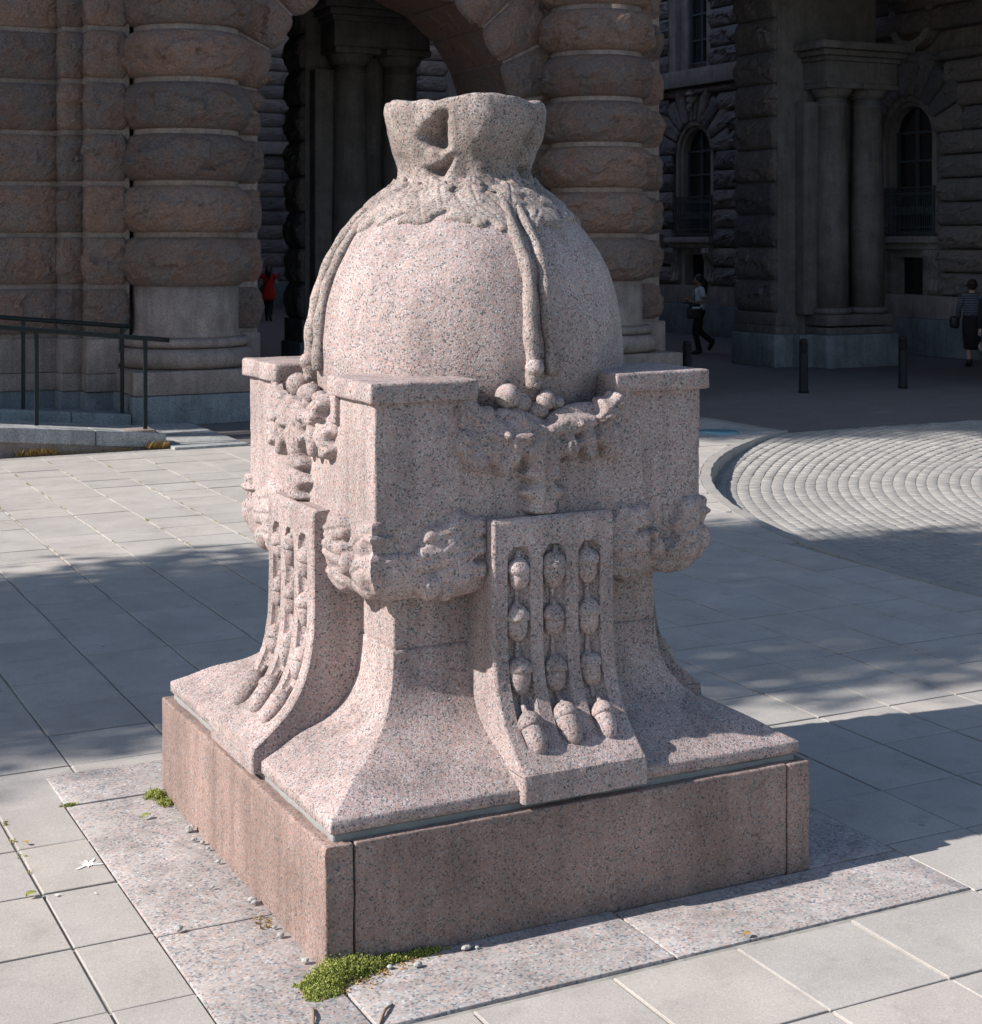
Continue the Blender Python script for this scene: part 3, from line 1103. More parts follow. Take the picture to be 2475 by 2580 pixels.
def wing_window(cy, with_mask):
    hw = 0.62
    zs, z0 = 4.55, 2.55
    w = add('window', box_mesh('window', WX + .30, WX + .345, cy - hw, cy + hw, z0, zs), GLASSM, wing)
    v, f = polyring(cy, zs, 0.02, hw, WX + .30, WX + .345)
    add('arched_pane', mesh_np('arched_pane', v, f), GLASSM, w)
    for y in (cy - hw + .03, cy, cy + hw - .03):
        add('mullion', box_mesh('mullion', WX + .24, WX + .299, y - .03, y + .03, z0, zs + (0.58 if y == cy else .1)), FRAMEM, w)
    for z in (3.3, 4.0, 4.6):
        add('glazing_bar', box_mesh('glazing_bar', WX + .25, WX + .299, cy - hw, cy + hw, z, z + .045), FRAMEM, w)
    # moulded stone surround
    for i, (r0, r1, xo) in enumerate(((hw, hw + .10, .10), (hw + .10, hw + .22, .02))):
        v, f = polyring(cy, zs, r0, r1, WX + xo, WX + .38)
        b = Bag().put(v, f)
        for s in (-1, 1):
            ya, yb_ = sorted((cy + s * r0, cy + s * r1))
            b.put(*box_vf(WX + xo, WX + .38, ya, yb_, 2.5, zs - .001))
        add('surround', b.mesh('surround'), PALEW, w)
    add('sill', rbox('sill', WX - .24, WX + .4, cy - 1.0, cy + 1.0, 2.30, 2.44, r=.012, res=.5), PALEW, w)
    add('sill', rbox('sill', WX - .14, WX + .4, cy - .93, cy + .93, 2.17, 2.297, r=.012, res=.5), PALEW, w)
    for s in (-1, 1):                              # scrolled consoles under the sill
        pr = [(-.20, 2.165), (-.22, 2.05), (-.17, 1.95), (-.06, 1.75), (-.02, 1.55), (-.05, 1.42), (-.08, 1.34), (-.05, 1.28), (.1, 1.27), (.1, 2.165)]
        b = Bag()
        for o in (-.10, 0.0, .10):
            n = len(pr)
            dx = -.02 if o == 0 else 0
            vv = [(WX + a + dx, cy + s * .80 + o - .048, z) for a, z in pr] + [(WX + a + dx, cy + s * .80 + o + .048, z) for a, z in pr]
            b.put(vv, [tuple(range(n)), tuple(range(2 * n - 1, n - 1, -1))] + [(i, n + i, n + (i + 1) % n, (i + 1) % n) for i in range(n)])
        add('console', b.mesh('console'), PALEW, w)
    # small cellar light
    add('cellar_pane', box_mesh('cellar_pane', WX + .28, WX + .345, cy - .42, cy + .42, 1.23, 2.0), GLASSM, w)
    for s in (-1, 1):
        add('cellar_frame', box_mesh('cellar_frame', WX + .02, WX + .34, cy + s * .50 - .07, cy + s * .50 + .07, 1.223, 2.0), PALEW, w)
    add('cellar_frame', box_mesh('cellar_frame', WX + .02, WX + .34, cy - .57, cy + .57, 2.003, 2.165), PALEW, w)
    for s in (-1, 1):
        ya, yb_ = sorted((cy + s * .575, cy + s * 1.0))
        add('apron', box_mesh('apron', WX + .06, WX + .34, ya, yb_, 1.223, 2.16), PALEW, w)
    # iron balcony grille
    b = Bag()
    gx = WX - .02
    for z in (2.50, 2.62, 2.90, 3.04, 3.33, 3.45):
        b.put(*box_vf(gx - .015, gx + .015, cy - .80, cy + .80, z, z + .022))
    for y in np.linspace(cy - .79, cy + .79, 25):
        b.put(*box_vf(gx - .007, gx + .007, y - .007, y + .007, 2.46, 3.46))
    for y in np.linspace(cy - .72, cy + .72, 12):
        b.put(*box_vf(gx - .01, gx + .01, y - .035, y + .035, 2.93, 3.03))
    for y in (cy - .80, cy + .80):
        b.put(*box_vf(gx - .02, gx + .02, y - .02, y + .02, 2.44, 3.49))
    add('balcony_grille', b.mesh('balcony_grille'), FRAMEM, w)
    # wedge stones over the arch
    vs = [0, 22, 42, 60, 76, 104, 120, 138, 158, 180]
    for i in range(len(vs) - 1):
        if vs[i] == 76 and with_mask:
            continue
        a0, a1 = math.radians(vs[i]) + .015, math.radians(vs[i + 1]) - .015
        v, f = rustic_vf(rrect(.86, 1.60 + .1 * (i % 2), -.02, .5, .04, .09), a0, a1, 0.09, 700 + i + int(cy), nz=8, polar=(0, 0), rough=1.2,
                         weight=lambda a, b: 1.0 if b < -.3 else 0.15)
        v = np.stack([WX + v[:, 1], cy + v[:, 0], zs + v[:, 2]], 1)
        add('arch_stone', mesh_np('arch_stone', v, f), ROCKW, wing)
    if with_mask:                                  # keystone carved as a bearded head
        ks = add('keystone', mesh_np('keystone', [(WX + x, cy + s * (.12 + .07 * t), 5.40 + .82 * t) for x in (-.03, .4) for s in (-1, 1) for t in (0, 1)],
                                     [(0, 1, 3, 2), (4, 6, 7, 5), (0, 4, 5, 1), (2, 3, 7, 6), (0, 2, 6, 4), (1, 5, 7, 3)]), PALEW, wing)
        b = Bag()
        fx = WX - .06
        b.put(*ball_vf((fx, cy, 5.90), .125, 12, (1, .85, 1.25)))
        b.put(*ball_vf((fx - .12, cy, 5.87), .035, 8, (1, .7, 1.5)))
        b.put(*ball_vf((fx - .03, cy, 6.04), .14, 12, (1, 1, .45)))
        b.put(*ball_vf((fx, cy, 6.12), .10, 10, (1, 1, .6)))
        for s in (-1, 1):
            b.put(*ball_vf((fx - .09, cy + s * .05, 5.95), .028, 8))
            b.put(*ball_vf((fx, cy + s * .12, 5.90), .045, 8, (1, 1, 1.6)))
            b.put(*ball_vf((fx - .07, cy + s * .05, 5.74), .05, 8, (1, 1, 1.2)))
        b.put(*ball_vf((fx - .05, cy, 5.68), .075, 10, (1, .8, 1.2)))
        b.put(*ball_vf((fx + .01, cy, 5.55), .06, 10, (1, .9, 1.0)))
        b.put(*ball_vf((fx + .03, cy, 5.46), .05, 8))
        add('carved_head', b.mesh('carved_head'), PALEW, ks, True)
    return w


wing_window(28.36, True)
wing_window(20.42, False)
# upper storey window
uw = add('window', box_mesh('window', WX + .30, WX + .345, 27.82, 28.86, 6.9, 9.6), GLASSM, wing)
for y in (27.85, 28.34, 28.83):
    add('mullion', box_mesh('mullion', WX + .24, WX + .299, y - .035, y + .035, 6.86, 9.6), FRAMEM, uw)
for z in (6.84, 7.42, 8.08, 8.74):
    add('glazing_bar', box_mesh('glazing_bar', WX + .25, WX + .299, 27.82, 28.86, z, z + .05), FRAMEM, uw)
for i, (y0, y1, xo) in enumerate(((27.60, 27.80, .0), (28.88, 29.2, .16), (29.2, 29.55, .0))):
    add('surround', rbox('surround', WX + xo, WX + .4, y0, y1, 6.662, 9.6, r=.015, res=.6), PALEW, uw)
# rough courses of the wing
cz = 1.225
i = 0
while cz < 9.4:
    z1 = cz + .478
    if cz < 6.1 and z1 > 6.2:
        z1 = 6.235
    if 6.235 <= cz < 6.66:
        cz = 6.665
        z1 = cz + .478
    spans = []
    if cz < 6.2:
        for c in (20.42, 28.36):
            zz = max(0, cz + .24 - 4.55)
            half = 1.0 if cz < 4.4 else (0 if zz > 1.66 else math.sqrt(max(0.0, 1.66 ** 2 - zz ** 2)) + .04)
            spans.append((c - half, c + half))
        cuts = [(18.2, spans[0][0]), (spans[0][1], 24.2 + .3 * (i % 2)), (24.2 + .3 * (i % 2), spans[1][0]), (spans[1][1], 31.6)]
    else:
        cuts = [(18.2, 20.5), (20.5, 24.2), (24.2, 27.58), (29.57, 31.6)]
    for (y0, y1) in cuts:
        L = y1 - y0
        if L < .15:
            continue
        n = max(1, int(round(L / 1.15)))
        for k_ in range(n):
            ya, yb_ = y0 + L * k_ / n, y0 + L * (k_ + 1) / n
            if not (in_view((WX, ya, cz), 80) or in_view((WX, yb_, cz), 80)):
                continue
            add('wall_stone', rustic('wall_stone', rrect(WX, WX + .4, ya + .012, yb_ - .012, .03, .09), cz + .012, z1 - .012, 0.13, 900 + i, nz=9, rough=1.3,
                                     weight=lambda a, b: 1.0 if a < -.3 else 0.1), ROCKW, wing)
            i += 1
    cz = z1
# oculus above the nearer window
oc = add('oculus', mesh_np('oculus', *polyring(20.3, 7.0, .50, .66, WX - .06, WX + .2, 0, 2 * math.pi, 40)), PALEW, wing)
add('recess', mesh_np('recess', *polyring(20.3, 7.0, .01, .50, WX + .06, WX + .2, 0, 2 * math.pi, 40)), ROCKG, oc)

# far pavilion of the wing and the building that closes the street
pav = empty('corner_pavilion', (19, 42, 0), 'rusticated grey pavilion corner far down the street seen through the arch', 'building')
add('wall', box_mesh('wall', 19.06, 28, 42.06, 60, 0, 16), PALEW, pav)
cz, i = .7, 0
while cz < 10.5:
    for (x0, x1, y0) in ((18.86, 19.75, 42.0), (19.77, 20.75, 42.28)):
        add('wall_stone', rustic('wall_stone', rrect(x0, x1, y0, y0 + 1.2, .05, .1), cz + .012, cz + .49, .11, 1300 + i, nz=8, rough=1.2,
                                 weight=lambda a, b: 1.0 if b < -.3 or a < -.3 else 0), ROCKW, pav)
        i += 1
    cz += .50
add('cornice', rbox('cornice', 18.6, 21.5, 41.7, 43, 10.52, 10.95, r=.02, res=.6), PALEW, pav)
add('pilaster', rbox('pilaster', 20.76, 21.3, 42.2, 42.9, .0, 10.5, r=.02, res=.8), PALEW, pav)
far = empty('end_building', (11, 49, 0), 'grey stone building closing the far end of the passage behind the arch', 'building')
add('wall', box_mesh('wall', -4, 18.5, 49.35, 60, 0, 18), PALEW, far)
cz, i = .9, 0
while cz < 9:
    x = 11.2
    while x < 18.3:
        if abs(cz - 5.4) > .3:
            add('wall_stone', rustic('wall_stone', rrect(x + .012, x + 1.08, 49.3, 49.9, .04, .14), cz + .012, cz + .49, .10, 1500 + i, nz=7,
                                     weight=lambda a, b: 1.0 if b < -.3 else 0), ROCKW, far)
        i += 1
        x += 1.1
    cz += .5
add('string_course', rbox('string_course', 8, 18.4, 49.05, 49.9, 5.42, 5.86, r=.02, res=1), PALEW, far)
add('base_course', rbox('base_course', 8, 18.4, 49.1, 49.9, -.02, .89, r=.02, res=1), BLUE, far)

# ------------------------------------------------------------------ access ramp and its handrails
ramp_o = empty('access_ramp', (1.2, 13.4, 0), 'low granite access ramp with grey kerb at the foot of the building', 'ramp')


def sheared(name, x0, x1, y0, y1, zb0, zb1, zt0, zt1, seed=0):
    """block whose bottom runs zb0->zb1 and top zt0->zt1 from x0 to x1"""
    v, f = rbox_vf(x0, x1, y0, y1, 0, 1, r=.018, res=.12, noise=.003, seed=seed)
    t = (v[:, 0] - x0) / (x1 - x0)
    lo = zb0 + (zb1 - zb0) * t
    hi = zt0 + (zt1 - zt0) * t
    v[:, 2] = lo + (hi - lo) * v[:, 2]
    return mesh_np(name, v, f)


ztl = on_y(0, 1078, 12.32)[2]
zbl = on_y(0, 1114, 12.32)[2]
sl = ztl - 0.155
XR = 2.21


def ztop(x):
    return 0.155 + sl * (XR - x) / (XR - 0.45)


def zbot(x):
    return 0.0 + zbl * max(0, (XR - x)) / (XR - 0.45)


for k, (x0, x1) in enumerate(((1.41, XR), (-0.2, 1.402), (-1.8, -0.208))):
    add('kerb_stone', sheared('kerb_stone', x0, x1, 12.30, 12.72, zbot(x0) - .01, zbot(x1) - .01, ztop(x0), ztop(x1), 60 + k), KERBG, ramp_o)
add('foot_stone', box_mesh('foot_stone', -1.8, 2.1, 12.33, 12.7, -.02, zbot(-0.2) * .9), PALE, ramp_o)
v, f = box_vf(-2.5, 2.40, 12.71, 14.48, -.02, 0)
v[:, 2] = np.where(v[:, 2] > -.01, np.where(v[:, 0] < 0, ztop(-2.5) - .12, .02), v[:, 2])
add('deck', mesh_np('deck', v, f), KERBG, ramp_o)
zbt = on_y(0, 1030, 14.5)[2]
for k, (x0, x1) in enumerate(((1.62, 2.37), (-1.8, 1.612))):
    a = .155 + (zbt - .155) * (2.37 - x0) / (2.37 - 0.7)
    b = .155 + (zbt - .155) * (2.37 - x1) / (2.37 - 0.7)
    add('kerb_stone', sheared('kerb_stone', x0, x1, 14.49, 14.80, -.02, -.02, a, b, 70 + k), BLUE, ramp_o)
add('landing', box_mesh('landing', -2.5, 2.40, 14.80, 16.1, -.02, .135), BLUE, ramp_o)
st = add('granite_step', rbox('granite_step', 2.235, 3.10, 12.06, 14.46, -.05, .022, r=.008, res=.2, noise=.002, seed=5), KERBG, pavement)


def handrail(label, posts, rail, y, deck_z):
    t = empty('handrail', posts[0], label, 'handrail', 'handrails of the ramp')
    for (x, yy, zb, zt) in [(p[0], p[1], p[2], p[3]) for p in posts_full(posts, rail, y)]:
        add('post', box_mesh('post', x - .021, x + .021, y - .021, y + .021, zb - .02, zt), GREENM, t)
    (xa, za), (xb_, zb_) = rail
    n = 12
    b = Bag()
    pts_ = [(xa + (xb_ - xa) * i / n, y, za + (zb_ - za) * i / n) for i in range(n + 1)]
    v, f = tube_vf(pts_, .029, 10)
    b.put(v, f)
    add('rail', b.mesh('rail'), GREENM, t, True)
    return t


def posts_full(posts, rail, y):
    (xa, za), (xb_, zb_) = rail
    out = []
    for x, yy, z in posts:
        out.append((x, yy, z, za + (zb_ - za) * (x - xa) / (xb_ - xa)))
    return out


p1, p2 = on_y(366, 1081, 12.52), on_y(92, 1067.6, 12.52)
ra, rb_ = on_y(426, 857, 12.52), on_y(0, 824, 12.52)
slope = (rb_[2] - ra[2]) / (rb_[0] - ra[0])
rail1 = ((ra[0], ra[2]), (-1.2, ra[2] + slope * (-1.2 - ra[0])))
handrail('dark green handrail on the grey ramp kerb next to the paving slabs', [p1, p2], rail1, 12.52, 0)
p1, p2 = on_y(308, 1042, 14.64), on_y(58.6, 1028, 14.64)
ra, rb_ = on_y(330, 823, 14.64), on_y(0, 799, 14.64)
slope = (rb_[2] - ra[2]) / (rb_[0] - ra[0])
rail2 = ((ra[0], ra[2]), (-1.2, ra[2] + slope * (-1.2 - ra[0])))
handrail('dark green handrail between the ramp and the building wall', [p1, p2], rail2, 14.64, 0)

# ------------------------------------------------------------------ bollards
bl = ['black iron bollard standing beside the street corner of the arcaded building',
      'black iron bollard standing in front of the coupled columns',
      'black iron bollard standing before the arched window, near the striped top']
for i, (x, y) in enumerate(((11.07, 14.94), (12.94, 14.49), (14.83, 14.37))):
    t = empty('bollard', (x, y, -.02), bl[i], 'bollard', 'bollards across the street mouth')
    add('shaft', lathe('shaft', [(.078, -.02), (.078, .02), (.071, .03), (.068, .60), (.066, .605)], x, y, 24), BLACKM, t, True)
    pr = [(.066, .605)]
    for z in (.615, .66, .705):
        pr += [(.058, z), (.058, z + .008), (.072, z + .012), (.072, z + .036), (.058, z + .04)]
    pr += [(.066, .76), (.066, .785), (.055, .81), (.03, .825), (.001, .828)]
    add('head', lathe('head', pr, x, y, 24, cap=True), BLACKM, t)

# lamp let into the paving
lx, ly = 8.62, 10.62
t = empty('ground_lamp', (lx, ly, 0), 'round blue glass lamp let into the pale paving by the kerb', 'lamp')
add('ring', lathe('ring', [(.001, .004), (.27, .006), (.30, .012), (.31, .012), (.32, .002), (.32, -.04)], lx, ly, 40, cap=False), KERBG, t, True)
add('lens', lathe('lens', [(.262, .007), (.25, .016), (.12, .022), (.001, .023)], lx, ly, 40, cap=False), LENSM, t, True)
add('lamp_slab', rbox('lamp_slab', lx - .45, lx + .45, ly - .42, ly + .42, -.05, .003, r=.006, res=.3), KERBG, t)

# ================================================================== the monument
mon = empty('granite_monument', (0, 0, 0), 'carved pink granite monument with ball finial on a square plinth in the paved square', 'monument')
PH, PZ = 0.97, 0.405

# plinth: long slabs that overlap at the corners
pl = add('plinth', box_mesh('plinth', -PH + .10, PH - .10, -PH + .10, PH - .10, -.05, PZ - .012), MORTAR, mon)
v, f = rbox_vf(-PH, -PH + .100, -PH, PH, -.05, PZ, r=.009, res=.028, noise=.004, chip=1.1, seed=2)
# a chip knocked off the near corner
dd = np.linalg.norm(v - np.array([-PH + .035, -PH, PZ - .045]), axis=1)
v[:, 1] += np.clip(.05 - dd, 0, 1) * .55
add('plinth_slab', mesh_np('plinth_slab', v, f), PLINTH, pl)
v, f = rbox_vf(PH - .100, PH, -PH, PH, -.05, PZ, r=.008, res=.035, noise=.003, chip=.9, seed=3)
add('plinth_slab', mesh_np('plinth_slab', v, f), PLINTH, pl)
for y0, y1, s in ((-PH + .004, -PH + .10, 4), (PH - .10, PH - .004, 5)):
    v, f = rbox_vf(-PH + .1055, PH - .1055, y0, y1, -.05, PZ, r=.007, res=.035, noise=.003, chip=.9, seed=s)
    add('plinth_slab', mesh_np('plinth_slab', v, f), PLINTH, pl)
v, f = rbox_vf(-.928, .928, -.928, .928, PZ - .015, PZ + .022, r=.008, res=.03, noise=.009, chip=.5, seed=8, nscale=22)
add('mortar_bed', mesh_np('mortar_bed', v, f), MORTAR, mon)


def square_loft(prof, step=.03, r=.014, noise_=.0015, seed=0, cap=True):
    """square section swept up a profile of (half width, height)"""
    prof = np.array(prof, float)
    base = rrect(-1, 1, -1, 1, .02, step)
    n = len(base)
    vs = []
    for h, z in prof:
        rr = rrect_fixed(h, r, n, step)
        vs.append(np.c_[rr, np.full(len(rr), z)])
    v = np.concatenate(vs)
    n = len(vs[0])
    nr = v.copy()
    nr[:, 2] = 0
    nr /= np.maximum(np.linalg.norm(nr, axis=1), 1e-6)[:, None]
    v = v + nr * (noise_ * fbm(v * 30, seed, 3))[:, None]
    f = [tuple(q) for q in grid_quads(n, len(prof), True)]
    if cap:
        f += [tuple(range(n))[::-1], tuple(range((len(prof) - 1) * n, len(prof) * n))]
    return v, f


def rrect_fixed(h, r, n, step):
    k = 26
    pts = []
    for q in range(4):
        a = q * math.pi / 2
        c, s = math.cos(a), math.sin(a)
        loc = [(-h + r + (2 * h - 2 * r) * i / k, -h) for i in range(k)]
        for i in range(4):
            b = -math.pi / 2 + math.pi / 2 * i / 4
            loc.append((h - r + r * math.cos(b), -h + r + r * math.sin(b)))
        pts += [(x * c - y * s, x * s + y * c) for x, y in loc]
    return np.array(pts)


def smooth_prof(p, n):
    p = np.array(p, float)
    d = np.r_[0, np.cumsum(np.linalg.norm(np.diff(p, axis=0), axis=1))]
    t = np.linspace(0, d[-1], n)
    # Catmull-Rom through the points
    out = []
    for s in t:
        i = min(len(p) - 2, int(np.searchsorted(d, s, 'right')) - 1)
        u = (s - d[i]) / (d[i + 1] - d[i])
        p0, p1, p2, p3 = p[max(i - 1, 0)], p[i], p[i + 1], p[min(i + 2, len(p) - 1)]
        out.append(.5 * ((2 * p1) + (-p0 + p2) * u + (2 * p0 - 5 * p1 + 4 * p2 - p3) * u * u + (-p0 + 3 * p1 - 3 * p2 + p3) * u ** 3))
    return np.array(out)


# splayed foot
flare = smooth_prof([(.940, .476), (.880, .508), (.800, .556), (.700, .597), (.635, .642), (.594, .694), (.569, .757), (.557, .825), (.552, .897)], 30)
foot_prof = [(.925, PZ + .020), (.936, PZ + .026), (.942, PZ + .030), (.942, .472), (.939, .476)] + [tuple(x) for x in flare[1:]]
v, f = square_loft(foot_prof, noise_=.003, seed=21, r=.006)
add('splayed_foot', mesh_np('splayed_foot', v, f), PINK, mon, True)
v, f = square_loft([(.545, .890), (.548, .905), (.550, .912), (.550, 1.14)], noise_=.002, seed=23, r=.01)
add('neck_block', mesh_np('neck_block', v, f), PINK, mon)

# square body with rounded underside
und = smooth_prof([(.545, 1.082), (.600, 1.088), (.642, 1.112), (.667, 1.160), (.676, 1.225), (.675, 1.300)], 12)
body_prof = [tuple(x) for x in und] + [(.675, z) for z in np.linspace(1.34, 1.70, 8)]
v, f = square_loft(body_prof, noise_=.003, seed=25, r=.010)
body = add('body', mesh_np('body', v, f), PINK, mon, True)
_und = np.array(und)


def half_at(z):
    return np.interp(z, np.r_[_und[:, 1], 1.9], np.r_[_und[:, 0], .675])


# corner blocks with their cap, between the notches over each face
G = .29
CH = .702
for q in range(4):
    rot = Matrix.Rotation(q * math.pi / 2, 4, 'Z')
    cb = Bag()
    cb.put(*rbox_vf(-.6755, -G, -.6755, -G, 1.56, 1.80, r=.008, res=.05, noise=.003, seed=30 + q))
    me = cb.mesh('corner_block')
    me.transform(rot)
    c = add('corner_block', me, PINK, mon)
    v, f = rbox_vf(-CH, -G + .004, -CH, -G + .004, 1.792, 1.866, r=.011, res=.025, noise=.003, chip=.9, seed=34 + q)
    me = mesh_np('cap', v, f)
    me.transform(rot)
    add('cap', me, PINK, c)
    for k in range(2):                             # the fillet turns down at the notch
        if k == 0:
            v, f = rbox_vf(-G - .062, -G + .002, -CH + .004, -CH + .12, 1.690, 1.80, r=.010, res=.03, noise=.002, seed=38 + q)
        else:
            v, f = rbox_vf(-CH + .004, -CH + .12, -G - .062, -G + .002, 1.690, 1.80, r=.010, res=.03, noise=.002, seed=48 + q)
        me = mesh_np('fillet', v, f)
        me.transform(rot)
        add('fillet', me, PINK, c)


for q in range(4):
    v, f = rbox_vf(-G - .02, G + .02, -.655, -.40, 1.66, 1.735, r=.02, res=.04, noise=.006, seed=70 + q)
    me = mesh_np('notch_floor', v, f)
    me.transform(Matrix.Rotation(q * math.pi / 2, 4, 'Z'))
    add('notch_floor', me, PINK, mon, True)


# ------------------------------------------------------------------ carved relief
def leaf_h(A, Z, b, t, w, H, lobes=3.0, sharp=2.2, rib=.10):
    b, t = np.array(b), np.array(t)
    ax = t - b
    L = np.linalg.norm(ax)
    ax = ax / L
    du, dv = A - b[0], Z - b[1]
    u = (du * ax[0] + dv * ax[1]) / L
    s = -du * ax[1] + dv * ax[0]
    uc = np.clip(u, 0.0, 1.0)
    W = w * np.sin(math.pi * np.clip(uc * .94 + .05, 0, 1)) ** .5 * (1 + (.27 * np.cos(2 * math.pi * lobes * uc + 1.2) if lobes else 0))
    rho = np.abs(s) / np.maximum(W, 1e-4)
    ins = (u > 0) & (u < 1) & (rho < 1)
    rc = np.clip(rho, 0, 1)
    if lobes:
        prof = (1 - rc ** 5) ** .5 * (1 - .22 * rc ** 2)
    else:
        prof = (1 - rc ** 3.0) ** .42
        H = H * .78
    endf = np.clip(np.minimum(uc, 1 - uc) / .10, 0, 1) ** .4
    h = H * prof * endf * (.86 + .14 * np.sin(math.pi * uc))
    if lobes:
        vd = min(.20 * H, .008)
        h -= vd * np.exp(-(s / .0065) ** 2) * endf
        vein = np.abs(((uc * lobes + .19 - rc * .35) % 1.0) - .5)
        h -= .7 * vd * np.exp(-(vein / .10) ** 2) * np.clip(rc * 2.5, 0, 1)
    return np.where(ins, np.maximum(h, 0.15 * H), 0)


def ball_h(A, Z, c, r, H, e=1.0):
    rho2 = ((A - c[0]) / r) ** 2 + ((Z - c[1]) / (r * e)) ** 2
    return np.where(rho2 < 1, H * np.sqrt(np.clip(1 - rho2, 0, 1)) ** .8, 0)


def U(cx, cy):                                      # enlarged-crop position -> place on the face
    return ((cx - 745) * .00064, 2.015 - .000562 * cy)


UP = []                                             # upper garland


def lf(a, b, wpx, H, lobes=2.5, **k):
    UP.append(('l', U(*a), U(*b), wpx * .00064 / 2, H * .85, lobes, k))


# two leafy arms fall from the caps and meet over a hanging leaf
lf((740, 630), (190, 650), 300, .040, 0)
lf((750, 610), (1270, 600), 270, .040, 0)
lf((730, 610), (165, 690), 260, .062, 3)
lf((430, 610), (230, 430), 140, .046, 2)
lf((560, 650), (425, 885), 125, .098, 0)
lf((300, 700), (270, 850), 150, .066, 1.5)
lf((480, 640), (650, 645), 72, .110, 0)
lf((505, 780), (498, 610), 62, .108, 0)
lf((715, 560), (705, 960), 330, .074, 2)
lf((712, 900), (700, 1165), 260, .066, 2)
lf((700, 615), (1070, 560), 125, .098, 0)
lf((1040, 570), (1225, 410), 130, .095, 2)
lf((845, 600), (885, 830), 120, .090, 1.5)
lf((985, 590), (1012, 835), 120, .090, 0)
lf((1095, 560), (1190, 820), 190, .064, 2)
BALLS = [('b', U(455, 625), .024, .078, 1.0), ('b', U(925, 575), .022, .085, 1.0), ('b', U(935, 700), .018, .07, 1.3), ('b', U(610, 740), .026, .078, 1.2)]


def Lw(cx, cy):                                     # lower garland: crop of the right half and the left half
    return ((cx - 745) * .00064, 2.015 - .000562 * cy)


LO = [
    ('b', (.36, 1.150), .125, 0.0286, .50), ('b', (.585, 1.175), .11, 0.0208, .6),
    ('l', (.245, 1.285), (.450, 1.335), .062, 0.0390, 2, {}), ('l', (.245, 1.235), (.445, 1.225), .066, 0.0450, 2, {}),
    ('l', (.725, 1.375), (.540, 1.265), .056, 0.0450, 1.5, {}), ('l', (.735, 1.260), (.505, 1.170), .060, 0.0450, 1.5, {}),
    ('l', (.250, 1.150), (.430, 1.130), .040, 0.0450, 1.5, {}), ('l', (.470, 1.135), (.650, 1.140), .034, 0.0390, 0, {}),
    ('b', (.468, 1.205), .030, 0.0520, 1.5), ('b', (.455, 1.255), .020, 0.0468, 1.0),
    ('b', (-.60, 1.190), .135, 0.0208, .62), ('b', (-.35, 1.145), .12, 0.0260, .45),
    ('l', (-.245, 1.345), (-.505, 1.295), .066, 0.0390, 2, {}), ('l', (-.245, 1.275), (-.540, 1.235), .064, 0.0450, 2, {}),
    ('l', (-.245, 1.190), (-.460, 1.185), .052, 0.0480, 1.5, {}), ('l', (-.715, 1.325), (-.600, 1.322), .012, 0.0300, 0, {}),
    ('l', (-.575, 1.265), (-.655, 1.235), .014, 0.0300, 0, {}),
    ('b', (-.472, 1.150), .046, 0.0572, 1.0), ('b', (-.400, 1.130), .036, 0.0442, 1.0),
]


def relief(A, Z, items):
    h = np.zeros_like(A)
    for it in items:
        if it[0] == 'l':
            _, b, t, w, H, lb, k = it
            hh = leaf_h(A, Z, b, t, w, H, lb, **k)
        else:
            _, c, r_, H, e = it
            hh = ball_h(A, Z, c, r_, H, e)
        h = np.maximum(h, hh)
    return h


def blur(h, n=1):
    for _ in range(n):
        g_ = h.copy()
        g_[1:-1, 1:-1] = (h[1:-1, 1:-1] * 4 + h[:-2, 1:-1] * 2 + h[2:, 1:-1] * 2 + h[1:-1, :-2] * 2 + h[1:-1, 2:] * 2 +
                          h[:-2, :-2] + h[2:, 2:] + h[:-2, 2:] + h[2:, :-2]) / 16
        h = g_
    return h


def relief_mesh(name, items, a0, a1, z0, z1, step, seed, base=half_at, nz=1, corner=False):
    a = np.arange(a0, a1 + step / 2, step)
    z = np.arange(z0, z1 + step / 2, step)
    A, Z = np.meshgrid(a, z)
    # worn outlines
    wob = .0045 * fbm(np.c_[A.ravel() * 16, Z.ravel() * 16, np.full(A.size, seed)], seed, 3).reshape(A.shape)
    wob2 = .0045 * fbm(np.c_[A.ravel() * 16 + 9, Z.ravel() * 16, np.full(A.size, seed)], seed + 4, 3).reshape(A.shape)
    h = relief(A + wob, Z + wob2, items)
    h = blur(h, nz)
    h = h * (1 + .10 * fbm(np.c_[A.ravel() * 30, Z.ravel() * 30, np.full(A.size, seed)], seed + 2, 3).reshape(A.shape))
    if corner:
        # both faces agree along the corner, so the carving wraps round it
        ka = int(np.argmin(np.abs(a - .675)))
        kb = int(np.argmin(np.abs(a + .675)))
        hc = .5 * (h[:, ka] + h[:, kb])[:, None]
        w_ = np.clip((np.abs(A) - .63) / .045, 0, 1)
        w_ = w_ * w_ * (3 - 2 * w_)
        h = h * (1 - w_) + hc * w_
    mask = h > .0035
    hb = base(Z)
    # outward normal of the profile
    dh = (base(Z + .004) - base(Z - .004)) / .008
    nl = np.sqrt(1 + dh * dh)
    off = np.where(mask, h, -.004)
    Y = -(hb + off / nl)
    ZZ = Z - off * dh / nl
    if corner:
        lim = hb + off / nl
        A = np.clip(A, -lim, lim)
    v = np.stack([A, Y, ZZ], -1).reshape(-1, 3)
    q = grid_quads(len(a), len(z))
    mk = mask.ravel()
    q = q[mk[q].any(1)]
    used = np.unique(q)
    remap = -np.ones(len(v), int)
    remap[used] = np.arange(len(used))
    return v[used], remap[q]


up_v, up_q = relief_mesh('garland', UP + BALLS, -.42, .42, 1.335, 1.80, .0035, 3)
lo_v, lo_q = relief_mesh('leaf_border', LO, -.740, .740, 1.086, 1.41, .004, 5, corner=True)


